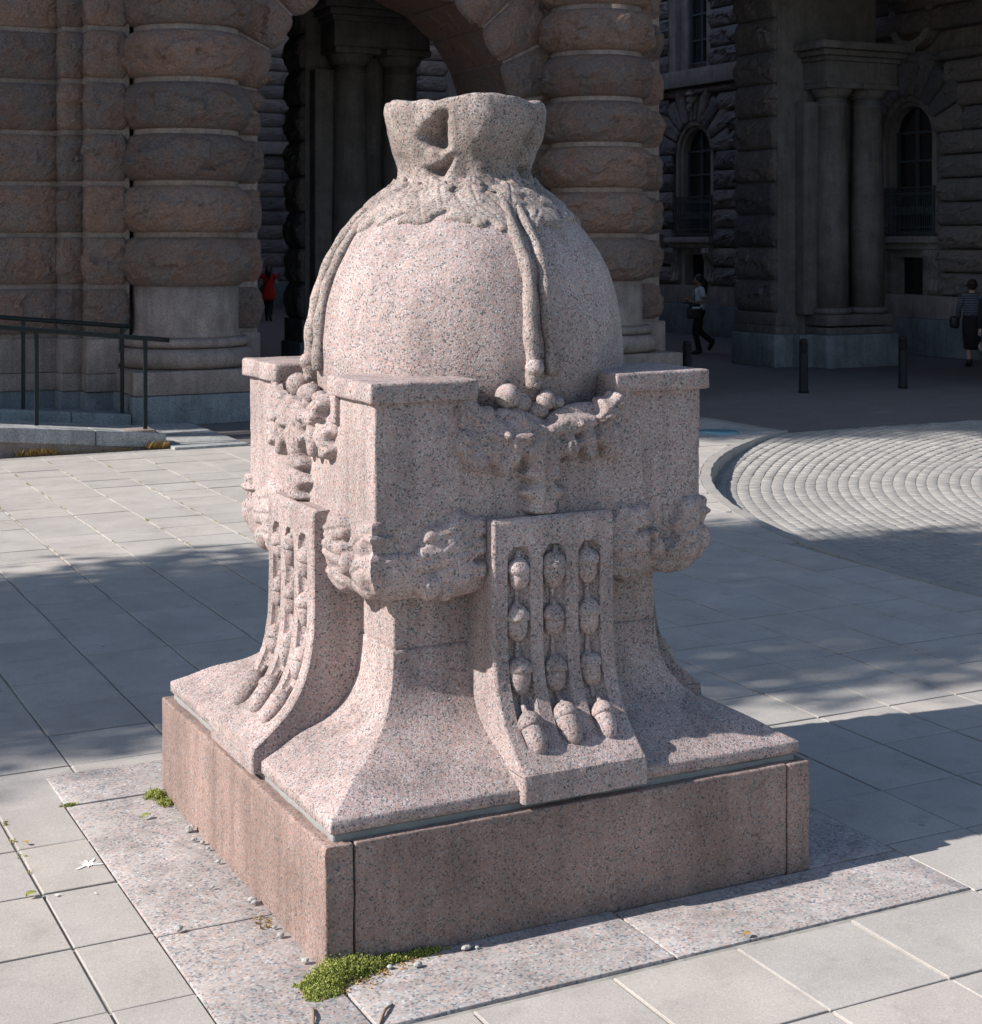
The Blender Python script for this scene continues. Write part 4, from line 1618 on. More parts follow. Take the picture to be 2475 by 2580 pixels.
def halves(v, q_):
    for sgn in (-1, 1):
        m_ = (v[q_][:, :, 0].mean(1) * sgn) > 0
        qq = q_[m_]
        used_ = np.unique(qq)
        rm2 = -np.ones(len(v), int)
        rm2[used_] = np.arange(len(used_))
        yield v[used_], rm2[qq]


gm = mesh_np('garland', up_v, up_q)
lms = [mesh_np('leaf_border', hv, hq) for hv, hq in halves(lo_v, lo_q)]
for q in range(4):
    o = add('garland', gm, PINK, body, True)
    o.rotation_euler = (0, 0, q * math.pi / 2)
    for lm in lms:
        o = add('leaf_border', lm, PINK, body, True)
        o.rotation_euler = (0, 0, q * math.pi / 2)

# ------------------------------------------------------------------ brackets with acorn flutes
BW = .25
bp = smooth_prof([(.975, .430), (.978, .480), (.972, .525)], 5)
cv = smooth_prof([(.972, .525), (.905, .577), (.850, .630), (.805, .690), (.772, .765), (.752, .85), (.744, .95), (.742, 1.10), (.744, 1.25), (.742, 1.345), (.728, 1.368)], 120)
front = np.concatenate([bp, cv[1:]])
na = 130
av = np.linspace(-BW, BW, na)
sf_ = np.r_[0, np.cumsum(np.linalg.norm(np.diff(front, axis=0), axis=1))]
AA, ii = np.meshgrid(av, np.arange(len(front)))
fy, fz = front[ii, 0], front[ii, 1]
groove = np.zeros_like(AA)
for c in (-.145, 0.0, .145):
    topz = 1.265
    rad = .046
    w_ = np.abs(AA - c)
    arch = np.where(fz > topz - rad, np.sqrt(np.clip(rad ** 2 - (fz - (topz - rad)) ** 2, 0, None)), rad)
    fade = np.clip((fz - .585) / .14, 0, 1) ** .7
    dpt = .030 * np.sqrt(np.clip(1 - (w_ / np.maximum(arch, 1e-4)) ** 2, 0, 1)) ** .8 * fade
    groove = np.maximum(groove, np.where(w_ < arch, dpt, 0))
tz = np.gradient(front, axis=0)
tz /= np.linalg.norm(tz, axis=1)[:, None]
nout = np.stack([tz[:, 1], -tz[:, 0]], 1)           # outward normal in the (y,z) plane
edge = np.clip((BW - np.abs(AA)) / .012, 0, 1)
rnd = -.008 * (1 - edge) ** 2
offs = -groove + rnd + .0025 * fbm(np.c_[AA.ravel() * 25, fz.ravel() * 25, fy.ravel() * 25], 31, 3).reshape(AA.shape)
Yb = -(fy + nout[ii, 0] * offs)
Zb = fz + nout[ii, 1] * offs
bvv = np.stack([AA, Yb, Zb], -1).reshape(-1, 3)
bq = grid_quads(na, len(front))
nF = len(bvv)
# sides and back
bag = Bag()
bag.put(bvv, [tuple(x) for x in bq])
m = len(front)
for s, col in ((-1, 0), (1, na - 1)):
    e = np.arange(m) * na + col
    back = np.array([(s * (BW + 0.0), -.50, z) for z in front[:, 1]])
    bag.v.append(back)
    b0 = bag.n
    bag.n += m
    for i in range(m - 1):
        qd = (int(e[i]), int(e[i + 1]), b0 + i + 1, b0 + i)
        bag.f.append(qd[::-1] if s > 0 else qd)
top = [int((m - 1) * na), int(m * na - 1)]
bag.f.append((int((m - 1) * na), int(m * na - 1), nF + 2 * m - 1, nF + m - 1))
bag.f.append((0, nF, nF + m, na - 1))
bracket_me = bag.mesh('bracket')
bracket_me.materials.append(PINK)


def acorn_mesh(seed, long=False):
    b = Bag()
    ar = random.Random(seed)
    r0 = .041 * ar.uniform(.94, 1.06)
    L = 1.35 if long else ar.uniform(.85, 1.1)
    pr = [(.002, -.066 * L), (.014, -.063 * L), (.028, -.053 * L), (.037, -.034 * L), (r0, -.010), (r0 * .99, .012), (r0 * .9, .018)]
    b.put(*lathe_vf(pr, 0, 0, 20, cap=True))
    k = ar.uniform(1.05, 1.2)
    pr = [(r0 * .95, .004), (r0 * k, .009), (r0 * k * 1.04, .018), (r0 * k * .97, .032), (r0 * .88, .047), (r0 * .55, .058), (.010, .064), (.008, .088), (.001, .090)]
    b.put(*lathe_vf(pr, 0, 0, 20, cap=True))
    me = b.mesh('acorn')
    co = np.array([v.co for v in me.vertices])
    am = .003 if long else .0065
    co += am * np.stack([fbm(co * 26 + 3 * seed, seed, 3), fbm(co * 26 + 9, seed + 1, 3), fbm(co * 26 + 5, seed + 2, 3)], 1)
    me.vertices.foreach_set('co', co.astype(np.float32).ravel())
    me.update()
    me.materials.append(PINK)
    me.polygons.foreach_set('use_smooth', np.ones(len(me.polygons), dtype=bool))
    return me


acorns = [acorn_mesh(s) for s in range(9)]
acorns_long = [acorn_mesh(40 + s, True) for s in range(4)]
ac_z = [1.170, .985, .800, .640]
sk_ = [k for k in range(len(front)) if .66 < front[k, 1] < 1.24][::3]
for q in range(4):
    br = add('bracket', bracket_me, None, mon, False)
    br.rotation_euler = (0, 0, q * math.pi / 2)
    for c_i, c in enumerate((-.145, 0, .145)):
        pts_ = [(c + .004 * math.sin(k * .9 + q), -(front[k, 0] - nout[k, 0] * .022), front[k, 1] - nout[k, 1] * .022) for k in sk_]
        v, f = tube_vf(pts_, [.008 + .002 * math.sin(i * 1.3 + c_i) for i in range(len(pts_))], 8)
        add('stem', mesh_np('stem', v, f), PINK, br, True)
        for r_i, zc in enumerate(ac_z):
            zc += rng.uniform(-.012, .012)
            k = int(np.argmin(np.abs(front[:, 1] - zc) + (front[:, 1] < .53) * 9))
            ny, nz_ = nout[k]
            ty, tzz = tz[k]
            depth = rng.uniform(-.020, -.012) if r_i < 3 else .004
            pos = Vector((c + rng.uniform(-.004, .004), -(front[k, 0] + ny * depth), front[k, 1] + nz_ * depth))
            # local z follows the curve of the bracket
            zax = Vector((rng.uniform(-.08, .08), -ty, tzz)).normalized()
            yax = Vector((0, -ny, nz_))
            xax = yax.cross(zax).normalized()
            yax = zax.cross(xax)
            M = Matrix((xax, yax, zax)).transposed().to_4x4()
            M.translation = pos
            s = rng.uniform(.92, 1.08)
            o = add('acorn', (acorns[rng.randrange(9)] if r_i < 3 else acorns_long[rng.randrange(4)]), None, br)
            o.matrix_basis = M @ Matrix.Diagonal((s, s * .95, s, 1))

# ------------------------------------------------------------------ ball, leaf collar, cords, gathered crown
DP = smooth_prof([(.540, 1.62), (.600, 1.72), (.628, 1.82), (.636, 1.90), (.632, 1.985), (.614, 2.108), (.580, 2.234), (.520, 2.345), (.448, 2.433), (.362, 2.508), (.300, 2.556), (.272, 2.600)], 64)
n = 128
ang = np.arange(n) / n * 2 * math.pi
v = np.stack([np.outer(DP[:, 0], np.cos(ang)), np.outer(DP[:, 0], np.sin(ang)), np.repeat(DP[:, 1][:, None], n, 1)], -1).reshape(-1, 3)
v = v * (1 + .0022 * fbm(v * 26, 41, 3))[:, None]
f = [tuple(x) for x in grid_quads(n, len(DP), True)] + [tuple(range(n))[::-1], tuple(range((len(DP) - 1) * n, len(DP) * n))]
ball = add('ball', mesh_np('ball', v, f), PINK, mon, True)

# collar of oak leaves: relief over the shoulder of the ball
arcs = np.r_[0, np.cumsum(np.linalg.norm(np.diff(DP[::-1], axis=0), axis=1))]   # from the neck downward
Drev = DP[::-1]
s_max = .40
nS, nT = 110, 640
ss = np.linspace(0, s_max, nS)
Rr = np.interp(ss, arcs, Drev[:, 0])
Zr = np.interp(ss, arcs, Drev[:, 1])
tt = np.linspace(0, 2 * math.pi, nT, endpoint=False)
T, SS = np.meshgrid(tt, ss)
RR = np.repeat(Rr[:, None], nT, 1)
# work in a flat strip, angle times a mean radius
MR = .42
A = T * MR
per = 2 * math.pi * MR
wob = .008 * fbm(np.c_[A.ravel() * 14, SS.ravel() * 14, np.zeros(A.size)], 77, 3).reshape(A.shape)
H = np.zeros_like(A)
lr = random.Random(5)
nl = 15
for layer, (cnt, s0, s1, wdt, hh) in enumerate(((nl, .08, .262, .086, .019), (nl, .02, .185, .078, .026), (10, -.02, .12, .06, .022))):
    for k in range(cnt):
        a0 = (k + .5 * (layer % 2) + lr.uniform(-.16, .16)) / cnt * per
        lean = lr.uniform(-.05, .05)
        for sh in (-per, 0, per):
            e = s1 + lr.uniform(-.012, .02)
            H = np.maximum(H, leaf_h(A + wob - sh, SS + wob, (a0 - lean, s0), (a0 + lean, e), wdt * lr.uniform(.8, 1.15), hh, 2.5))
# wider leaves sweep down beside the cords over each face
for k in range(4):
    for sgn in (-1, 1):
        a0 = (k * math.pi / 2) * MR
        for sh in (-per, 0, per):
            H = np.maximum(H, leaf_h(A + wob - sh, SS + wob, (a0 + sgn * .16, .13), (a0 + sgn * .035, .30), .042, .020, 2))
            H = np.maximum(H, leaf_h(A + wob - sh, SS + wob, (a0 + sgn * .22, .12), (a0 + sgn * .12, .275), .038, .016, 2))
H = blur(H, 1)
mask = H > .003
off = np.where(mask, H, -.004)
dr = np.gradient(Rr, ss)
dz = np.gradient(Zr, ss)
nr_, nz_ = -dz, dr
lnn = np.sqrt(nr_ ** 2 + nz_ ** 2)
nr_, nz_ = nr_ / lnn, nz_ / lnn
rad = RR + off * nr_[:, None]
v = np.stack([rad * np.cos(T), rad * np.sin(T), Zr[:, None] + off * nz_[:, None]], -1).reshape(-1, 3)
q = grid_quads(nT, nS, True)[:, ::-1]
q = q[mask.ravel()[q].any(1)]
used = np.unique(q)
rm_ = -np.ones(len(v), int)
rm_[used] = np.arange(len(used))
add('leaf_collar', mesh_np('leaf_collar', v[used], rm_[q]), PINKD, ball, True)


def on_ball(ang_, s):
    return np.interp(s, arcs, Drev[:, 0]), np.interp(s, arcs, Drev[:, 1])


for q in range(4):
    base_a = -math.pi / 2 + q * math.pi / 2
    for k, (o0, o1, rd, L) in enumerate(((-.026, -.038, .029, .905), (.034, .036, .025, .86))):
        sv_ = np.linspace(.10, L, 60)
        pts_, rads = [], []
        for s in sv_:
            r_, z_ = on_ball(0, s)
            t = (s - .10) / (L - .10)
            o_ = o0 + (o1 - o0) * t + .006 * math.sin(s * 16 + k)
            a_ = base_a + o_ / max(r_, .2)
            w_ = rd * (.75 + .30 * t) * (1 + .09 * math.sin(s * 46 + k * 2) * (0.4 + t))
            r2 = r_ + w_ * .28
            pts_.append((r2 * math.cos(a_), r2 * math.sin(a_), z_))
            rads.append(w_)
        v, f = tube_vf(pts_, rads, 12)
        v += (.003 * fbm(v * 60, 55 + q, 2))[:, None] * (v - np.array([0, 0, 2.0]))
        add('cord', mesh_np('cord', v, f), PINKD, ball, True)
    # tassel knobs at the end of the cords
    b = Bag()
    c0 = math.cos(q * math.pi / 2)
    s0 = math.sin(q * math.pi / 2)

    def rotp(x, y, z):
        return (x * c0 - y * s0, x * s0 + y * c0, z)
    for (x, y, z, r_, e) in ((-.035, -.655, 1.895, .034, 1.0), (-.145, -.655, 1.795, .047, 1.0), (.012, -.655, 1.775, .036, 1.1), (-.028, -.650, 1.840, .022, 1.2),
                             (-.085, -.640, 1.765, .040, .9), (-.02, -.640, 1.735, .045, .7), (.06, -.640, 1.76, .035, .8)):
        v, f = ball_vf(rotp(x, y, z), r_, 14, (1, 1, e))
        v += .004 * np.stack([fbm(v * 28, 61, 2), fbm(v * 28 + 5, 62, 2), fbm(v * 28 + 8, 63, 2)], 1)
        b.put(v, f)
    add('tassel', b.mesh('tassel'), PINK, ball, True)

# crown: a gathered sack mouth, lobes over the faces, deep folds over the corners
zc = np.concatenate([np.linspace(2.545, 2.90, 62), [2.906, 2.909, 2.905, 2.89]])
CR = smooth_prof([(.312, 2.545), (.282, 2.575), (.264, 2.62), (.268, 2.665), (.284, 2.71), (.304, 2.76), (.318, 2.82), (.322, 2.87), (.316, 2.90)], 80)
n = 256
ang = np.arange(n) / n * 2 * math.pi
rows = []
for i, z in enumerate(zc):
    zz = min(z, 2.90)
    r0 = np.interp(zz, CR[:, 1], CR[:, 0])
    if i >= 62:
        r0 = r0 * (0.985, .93, .80, .55)[i - 62]
    da = (ang - math.pi / 4 + math.pi / 4) % (math.pi / 2) - math.pi / 4
    da = da + .07 * fbm(np.stack([np.cos(ang) * 9, np.sin(ang) * 9, np.full(n, z * 26)], 1), 101, 3)
    # two hollows one above the other, divided by a tie that bridges the fold
    def hol(zm, hz, w0, w1, dp, c0, c1):
        d_ = (zz - zm + .10 * (da - c0) * hz / w0 + .012 * np.cos(da * 9)) / hz
        t_ = np.clip((d_ + 1) / 2, 0, 1)
        wz = w0 + (w1 - w0) * t_
        env = np.clip(1 - np.abs(d_) ** 3, 0, 1) ** .6 * (1 - .6 * t_)
        return dp * env * np.exp(-np.abs((da - (c0 + c1 * d_)) / wz) ** 2.4)
    fold = hol(2.797, .080, .19, .045, .150, -.02, .10) + hol(2.652, .046, .13, .04, .105, -.01, .17)
    crease = .012 * np.exp(-(da / .09) ** 2) * np.clip((zz - 2.60) / .1, 0, 1)
    lobe = .010 * np.cos(4 * ang) * np.clip((zz - 2.62) / .2, 0, 1)
    p = np.stack([np.cos(ang) * 4, np.sin(ang) * 4, np.full(n, z * 9)], 1)
    pl_ = .016 * fbm(p, 91, 3) + .010 * np.abs(fbm(p * np.array([1.6, 1.6, .35]) + 3, 97, 2)) + .007 * np.cos(12 * ang + z * 20) * np.clip((2.72 - zz) / .12, 0, 1)
    r_ = r0 + lobe + pl_ - fold - crease
    zoff = .007 * np.cos(4 * ang + .3) * np.clip((zz - 2.80) / .1, 0, 1) + .014 * fbm(p * .8 + 4, 95, 2) * np.clip((zz - 2.82) / .08, 0, 1)
    tilt = .010 * np.cos(ang + math.pi / 2 - .5) * np.clip((zz - 2.8) / .1, 0, 1)
    rows.append((r_, z + zoff + tilt))
RG = np.array([r_[0] for r_ in rows])
ZG = np.array([r_[1] for r_ in rows])
for _ in range(2):                                  # wear softens the folds
    RG = (RG * 2 + np.roll(RG, 1, 1) + np.roll(RG, -1, 1)) / 4
    RG[1:61] = (RG[1:61] * 2 + RG[0:60] + RG[2:62]) / 4
v = np.stack([RG * np.cos(ang), RG * np.sin(ang), ZG], -1).reshape(-1, 3)
f = [tuple(x) for x in grid_quads(n, len(zc), True)] + [tuple(range(n))[::-1], tuple(range((len(zc) - 1) * n, len(zc) * n))]
add('crown', mesh_np('crown', v, f), PINKD, mon, True)

# ------------------------------------------------------------------ people
def skin_vf(J, edges, rad, root, sub=2):
    """grow one surface over a skeleton; J: name -> point"""
    names = list(J)
    me = bpy.data.meshes.new('skeleton')
    me.from_pydata([J[k] for k in names], [(names.index(a), names.index(b)) for a, b in edges], [])
    o = bpy.data.objects.new('skeleton', me)
    COL.objects.link(o)
    md = o.modifiers.new('s', 'SKIN')
    md.use_smooth_shade = True
    sv_ = me.skin_vertices[0].data
    for i, k in enumerate(names):
        r_ = rad[k]
        sv_[i].radius = r_ if isinstance(r_, tuple) else (r_, r_)
        sv_[i].use_root = (k == root)
    sd = o.modifiers.new('d', 'SUBSURF')
    sd.levels = sub
    sd.render_levels = sub
    dg = bpy.context.evaluated_depsgraph_get()
    dg.update()
    ev = o.evaluated_get(dg)
    m2 = ev.to_mesh()
    v = np.array([x.co[:] for x in m2.vertices])
    f = [tuple(p.vertices) for p in m2.polygons]
    ev.to_mesh_clear()
    bpy.data.objects.remove(o)
    bpy.data.meshes.remove(me)
    return v, f


def sections_vf(secs, n=24, wob=0.0, seed=0):
    """stack of ellipses (cx, cy, z, rx, ry)"""
    v = []
    for (cx, cy, z, rx, ry) in secs:
        for k in range(n):
            a = 2 * math.pi * k / n
            w = 1 + wob * math.sin(5 * a + z * 9 + seed) * (1 if z < 1.0 else .4)
            v.append((cx + rx * w * math.cos(a), cy + ry * w * math.sin(a), z))
    f = [tuple(q) for q in grid_quads(n, len(secs), True)]
    f += [tuple(range(n))[::-1], tuple(range((len(secs) - 1) * n, len(secs) * n))]
    return np.array(v), f


def hand_vf(wrist, d, side, up):
    """palm, four fingers of different length and a thumb, slightly curled; d: pointing direction"""
    w = np.array(wrist, float)
    d = np.array(d, float)
    d /= np.linalg.norm(d)
    s = np.array(side, float)
    s -= d * (s @ d)
    s /= np.linalg.norm(s)
    u = np.cross(s, d)
    b = Bag()
    b.put(*tube_vf([w - d * .01, w + d * .03, w + d * .075, w + d * .088], [.024, .034, .036, .028], 10))
    for i, (o, L) in enumerate(((-.027, .058), (-.009, .070), (.009, .066), (.026, .052))):
        p0 = w + d * .078 + s * o
        p1 = p0 + d * L * .5
        p2 = p1 + (d * .75 + u * .65) * L * .32
        p3 = p2 + (d * .35 + u * .93) * L * .28
        b.put(*tube_vf([p0, p1, p2, p3], [.0105, .010, .009, .007], 7))
    p0 = w + d * .025 - s * .028
    b.put(*tube_vf([p0, p0 - s * .022 + d * .028, p0 - s * .026 + d * .055 + u * .012], [.013, .011, .008], 7))
    return b


def person(label, loc, fwd, J, rad, skin, parts, look=None, skinr=None):
    """J in body coordinates: x to the person's right... y forward, z up"""
    t = empty('person', loc, label, 'person')
    ang_ = math.atan2(fwd[1], fwd[0]) - math.pi / 2
    t.rotation_euler = (0, 0, ang_)
    edges = [('pel', 'waist'), ('waist', 'chest'), ('chest', 'neck'), ('neck', 'skull')]
    for s in 'LR':
        edges += [('pel', 'hip' + s), ('hip' + s, 'knee' + s), ('knee' + s, 'ank' + s), ('ank' + s, 'toe' + s),
                  ('chest', 'sho' + s), ('sho' + s, 'elb' + s), ('elb' + s, 'wri' + s)]
    b = Bag()
    b.put(*skin_vf(J, edges, rad, 'pel'))
    hx, hy, hz = J['skull']
    lk = look or 0.0
    c, s_ = math.cos(lk), math.sin(lk)

    def rp(x, y, z):
        return (hx + x * c - y * s_, hy + x * s_ + y * c, hz + z)
    v, f = ball_vf((0, 0, 0), .1, 16, (.76, .92, 1.14))
    v[:, 2] += np.where((v[:, 2] < 0) & (v[:, 1] > 0), -.012, 0)
    v = np.array([rp(x, y, z + .02) for x, y, z in v])
    b.put(v, f)
    b.put(*ball_vf(rp(0, .096, .0), .015, 8, (.8, 1.2, 1.7)))
    b.put(*ball_vf(rp(0, .078, -.048), .020, 8, (1.2, .5, .35)))
    for sx in (-1, 1):
        b.put(*ball_vf(rp(sx * .077, .0, .01), .020, 8, (.4, .8, 1.5)))
        b.put(*ball_vf(rp(sx * .030, .077, .022), .012, 8, (1.2, .6, .7)))
    for s in 'LR':
        w = np.array(J['wri' + s])
        d = w - np.array(J['elb' + s])
        hb = hand_vf(w, d, (1 if s == 'R' else -1, 0.2, 0), 1)
        b.put(np.concatenate(hb.v), hb.f)
    body_o = bpy.data.objects.new('body', b.mesh('body'))
    COL.objects.link(body_o)
    body_o.data.materials.append(skin)
    body_o.data.polygons.foreach_set('use_smooth', np.ones(len(body_o.data.polygons), dtype=bool))
    body_o.parent = t
    for (nm, (v, f), mat) in parts:
        o = bpy.data.objects.new(nm, mesh_np(nm, v, f))
        COL.objects.link(o)
        o.data.materials.append(mat)
        o.data.polygons.foreach_set('use_smooth', np.ones(len(o.data.polygons), dtype=bool))
        o.parent = t
    return t


def base_pose():
    J = {'pel': (0, 0, .90), 'waist': (0, 0, 1.04), 'chest': (0, .005, 1.24), 'neck': (0, -.005, 1.40), 'skull': (0, .01, 1.51)}
    Rd = {'pel': (.14, .11), 'waist': (.115, .09), 'chest': (.135, .10), 'neck': .052, 'skull': .065}
    for s, k in (('L', -1), ('R', 1)):
        J.update({'hip' + s: (k * .085, 0, .86), 'knee' + s: (k * .085, .01, .47), 'ank' + s: (k * .085, -.01, .08), 'toe' + s: (k * .10, .12, .025),
                  'sho' + s: (k * .165, 0, 1.345), 'elb' + s: (k * .20, -.02, 1.08), 'wri' + s: (k * .20, .04, .84)})
        Rd.update({'hip' + s: .088, 'knee' + s: .058, 'ank' + s: .038, 'toe' + s: .030, 'sho' + s: .052, 'elb' + s: .038, 'wri' + s: .025})
    return J, Rd


def limb(J, names, rads, n=14, steps=5):
    """sleeve or trouser leg following the joints"""
    P_ = smooth_prof_3([J[k] for k in names], steps * (len(names) - 1) + 1)
    r_ = np.interp(np.linspace(0, 1, len(P_)), np.linspace(0, 1, len(rads)), rads)
    return tube_vf(P_, r_, n)


def smooth_prof_3(p, n):
    p = np.array(p, float)
    d = np.r_[0, np.cumsum(np.linalg.norm(np.diff(p, axis=0), axis=1))]
    t = np.linspace(0, d[-1], n)
    return np.stack([np.interp(t, d, p[:, i]) for i in range(3)], 1)


def join_vf(*vfs):
    b = Bag()
    for v, f in vfs:
        b.put(v, f)
    return np.concatenate(b.v), b.f


def shoe(ank, toe, h=.10, w=.045):
    a, t = np.array(ank), np.array(toe)
    d = t - a
    d2 = d / np.linalg.norm(d)
    return tube_vf([a + np.array([0, 0, h]) * 0 + np.array([0, 0, .06]) - d2 * .02, a - d2 * .02 + np.array([0, 0, -.02]), a + d * .35 + np.array([0, 0, -.012]), a + d * .8, t + d2 * .03],
                   [w * .95, w * 1.05, w * 1.0, w * .9, w * .5], 12)


def at(o, h):
    return (float(o[0]), float(o[1]), h)


# woman in a white T-shirt walking past the wing, seen from her left side
J, Rd = base_pose()
J.update({'hipL': (-.085, .01, .87), 'kneeL': (-.08, .10, .48), 'ankL': (-.08, .02, .075), 'toeL': (-.09, .16, .03),
          'hipR': (.085, 0, .87), 'kneeR': (.085, -.02, .48), 'ankR': (.085, -.30, .24), 'toeR': (.09, -.24, .09),
          'elbL': (-.22, -.06, 1.10), 'wriL': (-.14, .17, 1.09), 'elbR': (.21, -.04, 1.09), 'wriR': (.13, .19, 1.12),
          'chest': (0, .0, 1.24), 'skull': (0, .02, 1.51)})
Rd.update({'toeR': .028})
shirt = join_vf(sections_vf([(0, 0, .93, .155, .125), (0, 0, 1.02, .145, .115), (0, 0, 1.14, .150, .115), (0, .005, 1.25, .170, .122), (0, 0, 1.34, .165, .105), (0, -.005, 1.385, .10, .08), (0, -.005, 1.40, .062, .06)], 24, .02),
                tube_vf([(-.13, 0, 1.35), J['shoL'], (-.19, -.02, 1.25), (-.205, -.035, 1.19)], [.07, .07, .066, .068], 14),
                tube_vf([(.13, 0, 1.35), J['shoR'], (.19, -.015, 1.25), (.20, -.025, 1.19)], [.07, .07, .066, .068], 14))
trou = join_vf(limb(J, ['hipL', 'kneeL', 'ankL'], [.105, .095, .072, .062, .055]), limb(J, ['hipR', 'kneeR', 'ankR'], [.105, .095, .072, .062, .055]),
               sections_vf([(0, 0, .80, .15, .11), (0, 0, .88, .165, .135), (0, 0, .97, .15, .12)], 20))
boots = (join_vf(shoe(J['ankL'], J['toeL'], w=.052), tube_vf([(-.08, .025, .05), (-.08, .03, .20)], [.055, .056], 12)),
         join_vf(shoe(J['ankR'], J['toeR'], w=.05), tube_vf([(.085, -.30, .23), (.085, -.235, .33)], [.053, .055], 12)))
hair = join_vf(ball_vf((0, -.005, 1.56), .112, 14, (.82, .90, .98)), tube_vf([(0, -.06, 1.58), (.0, -.10, 1.48), (0, -.11, 1.36), (-.01, -.115, 1.26), (-.01, -.11, 1.20)], [.07, .085, .075, .055, .02], 14))
bag = join_vf(rbox_vf(-.21, -.13, -.02, .30, .74, .99, r=.035, res=.06, noise=.004), rbox_vf(-.205, -.14, .02, .26, .97, 1.06, r=.03, res=.06, noise=.004))
strap = tube_vf([(.10, -.02, 1.42), (.02, .09, 1.38), (-.08, .125, 1.22), (-.15, .14, 1.05), (-.17, .14, .95)], .016, 8)
folder = rbox_vf(-.18, .12, .20, .34, 1.06, 1.095, r=.008, res=.08)
label_v = rbox_vf(-.216, -.207, .03, .20, .955, .995, r=.003, res=.05)
pB = on_z(1762, 889)
person('woman with long dark hair in white T-shirt and black trousers walking with a shoulder bag', at(pB, -.02), tuple(-EX * .97 - EY * .12), J, Rd, SKIN,
       [('t_shirt', shirt, WHITEC), ('trousers', trou, BLACKC), ('boot', boots[0], BAGM), ('boot', boots[1], BAGM), ('hair', hair, HAIRM), ('shoulder_bag', bag, BAGM), ('bag_strap', strap, BAGM),
        ('folder', folder, BAGM), ('bag_label', label_v, WHITEC)], look=-.35)

# woman in red, walking away behind the arch
J, Rd = base_pose()
J.update({'kneeL': (-.07, .05, .47), 'ankL': (-.06, .04, .08), 'toeL': (-.07, .17, .03), 'kneeR': (.08, -.02, .46), 'ankR': (.07, -.16, .11), 'toeR': (.08, -.06, .03),
          'elbL': (-.23, -.04, 1.09), 'wriL': (-.20, .16, 1.02), 'elbR': (.24, -.03, 1.10), 'wriR': (.17, .17, 1.12)})
dress = join_vf(sections_vf([(0, 0, .62, .175, .145), (0, 0, .66, .185, .15), (0, 0, .78, .19, .15), (0, 0, .90, .182, .142), (0, 0, 1.03, .152, .115), (0, 0, 1.16, .165, .115), (0, 0, 1.28, .185, .12), (0, 0, 1.36, .175, .10), (0, 0, 1.40, .07, .06)], 26, .025),
                tube_vf([(-.13, 0, 1.34), J['shoL'], (-.20, -.02, 1.24)], [.075, .078, .075], 14), tube_vf([(.13, 0, 1.34), J['shoR'], (.205, -.015, 1.24)], [.075, .078, .075], 14))
tights = join_vf(limb(J, ['hipL', 'kneeL', 'ankL'], [.10, .085, .064, .058, .046]), limb(J, ['hipR', 'kneeR', 'ankR'], [.10, .085, .064, .058, .046]))
shoes = join_vf(shoe(J['ankL'], J['toeL']), shoe(J['ankR'], J['toeR']))
hair = join_vf(ball_vf((0, -.015, 1.545), .118, 14, (.9, .92, 1.0)), tube_vf([(0, -.07, 1.56), (0, -.10, 1.44), (0, -.105, 1.34), (0, -.10, 1.27)], [.09, .10, .085, .03], 14))
bag = rbox_vf(-.27, -.19, -.10, .12, .82, 1.0, r=.03, res=.06, noise=.004)
strap = tube_vf([(.12, -.06, 1.40), (.05, -.125, 1.28), (-.06, -.13, 1.14), (-.17, -.11, 1.02), (-.215, -.05, .97)], .016, 8)
pA = on_z(677, 807)
person('woman with black hair in a red dress and black tights walking away behind the arch', at(pA, -.02), tuple(EY), J, Rd, SKINP,
       [('dress', dress, REDC), ('tights', tights, BLACKC), ('shoes', shoes, BAGM), ('hair', hair, HAIRM), ('handbag', bag, BAGM), ('bag_strap', strap, BAGM)])

# woman in a striped top under the gateway
J, Rd = base_pose()
J.update({'kneeL': (-.06, .04, .47), 'ankL': (-.05, .03, .08), 'toeL': (-.09, .15, .03), 'kneeR': (.11, .0, .46), 'ankR': (.20, -.22, .26), 'toeR': (.23, -.20, .14),
          'elbL': (-.24, -.02, 1.10), 'wriL': (-.24, .12, .93), 'elbR': (.23, -.02, 1.10), 'wriR': (.20, .14, .94)})
top_ = join_vf(sections_vf([(0, 0, .96, .170, .135), (0, 0, 1.05, .16, .12), (0, 0, 1.16, .165, .12), (0, 0, 1.28, .182, .122), (0, 0, 1.355, .17, .10), (0, 0, 1.40, .07, .06)], 24, .02),
               limb(J, ['shoL', 'elbL', 'wriL'], [.075, .066, .055, .05, .045]), limb(J, ['shoR', 'elbR', 'wriR'], [.075, .066, .055, .05, .045]))
skirt = join_vf(sections_vf([(0, .0, .33, .115, .10), (0, .0, .36, .15, .125), (0, 0, .55, .165, .135), (0, 0, .75, .182, .145), (0, 0, .90, .182, .142), (0, 0, .985, .165, .13)], 26, .03))
shoes = join_vf(shoe(J['ankL'], J['toeL'], w=.055), shoe(J['ankR'], J['toeR'], w=.05))
hair = join_vf(ball_vf((0, -.02, 1.55), .112, 14, (.88, .92, 1.0)), ball_vf((0, -.12, 1.58), .05, 10))
bag = rbox_vf(-.40, -.22, .02, .22, .72, .95, r=.05, res=.06, noise=.006)
pC = on_z(2450, 922)
person('woman in a navy striped top and dark calf-length skirt under the gateway', at(pC, -.02), tuple(EY * .95 + EX * .2), J, Rd, SKINP,
       [('striped_top', top_, STRIPE), ('skirt', skirt, BLACKC), ('shoes', shoes, BAGM), ('hair', hair, HAIRB), ('bag', bag, BAGM)], look=.7)

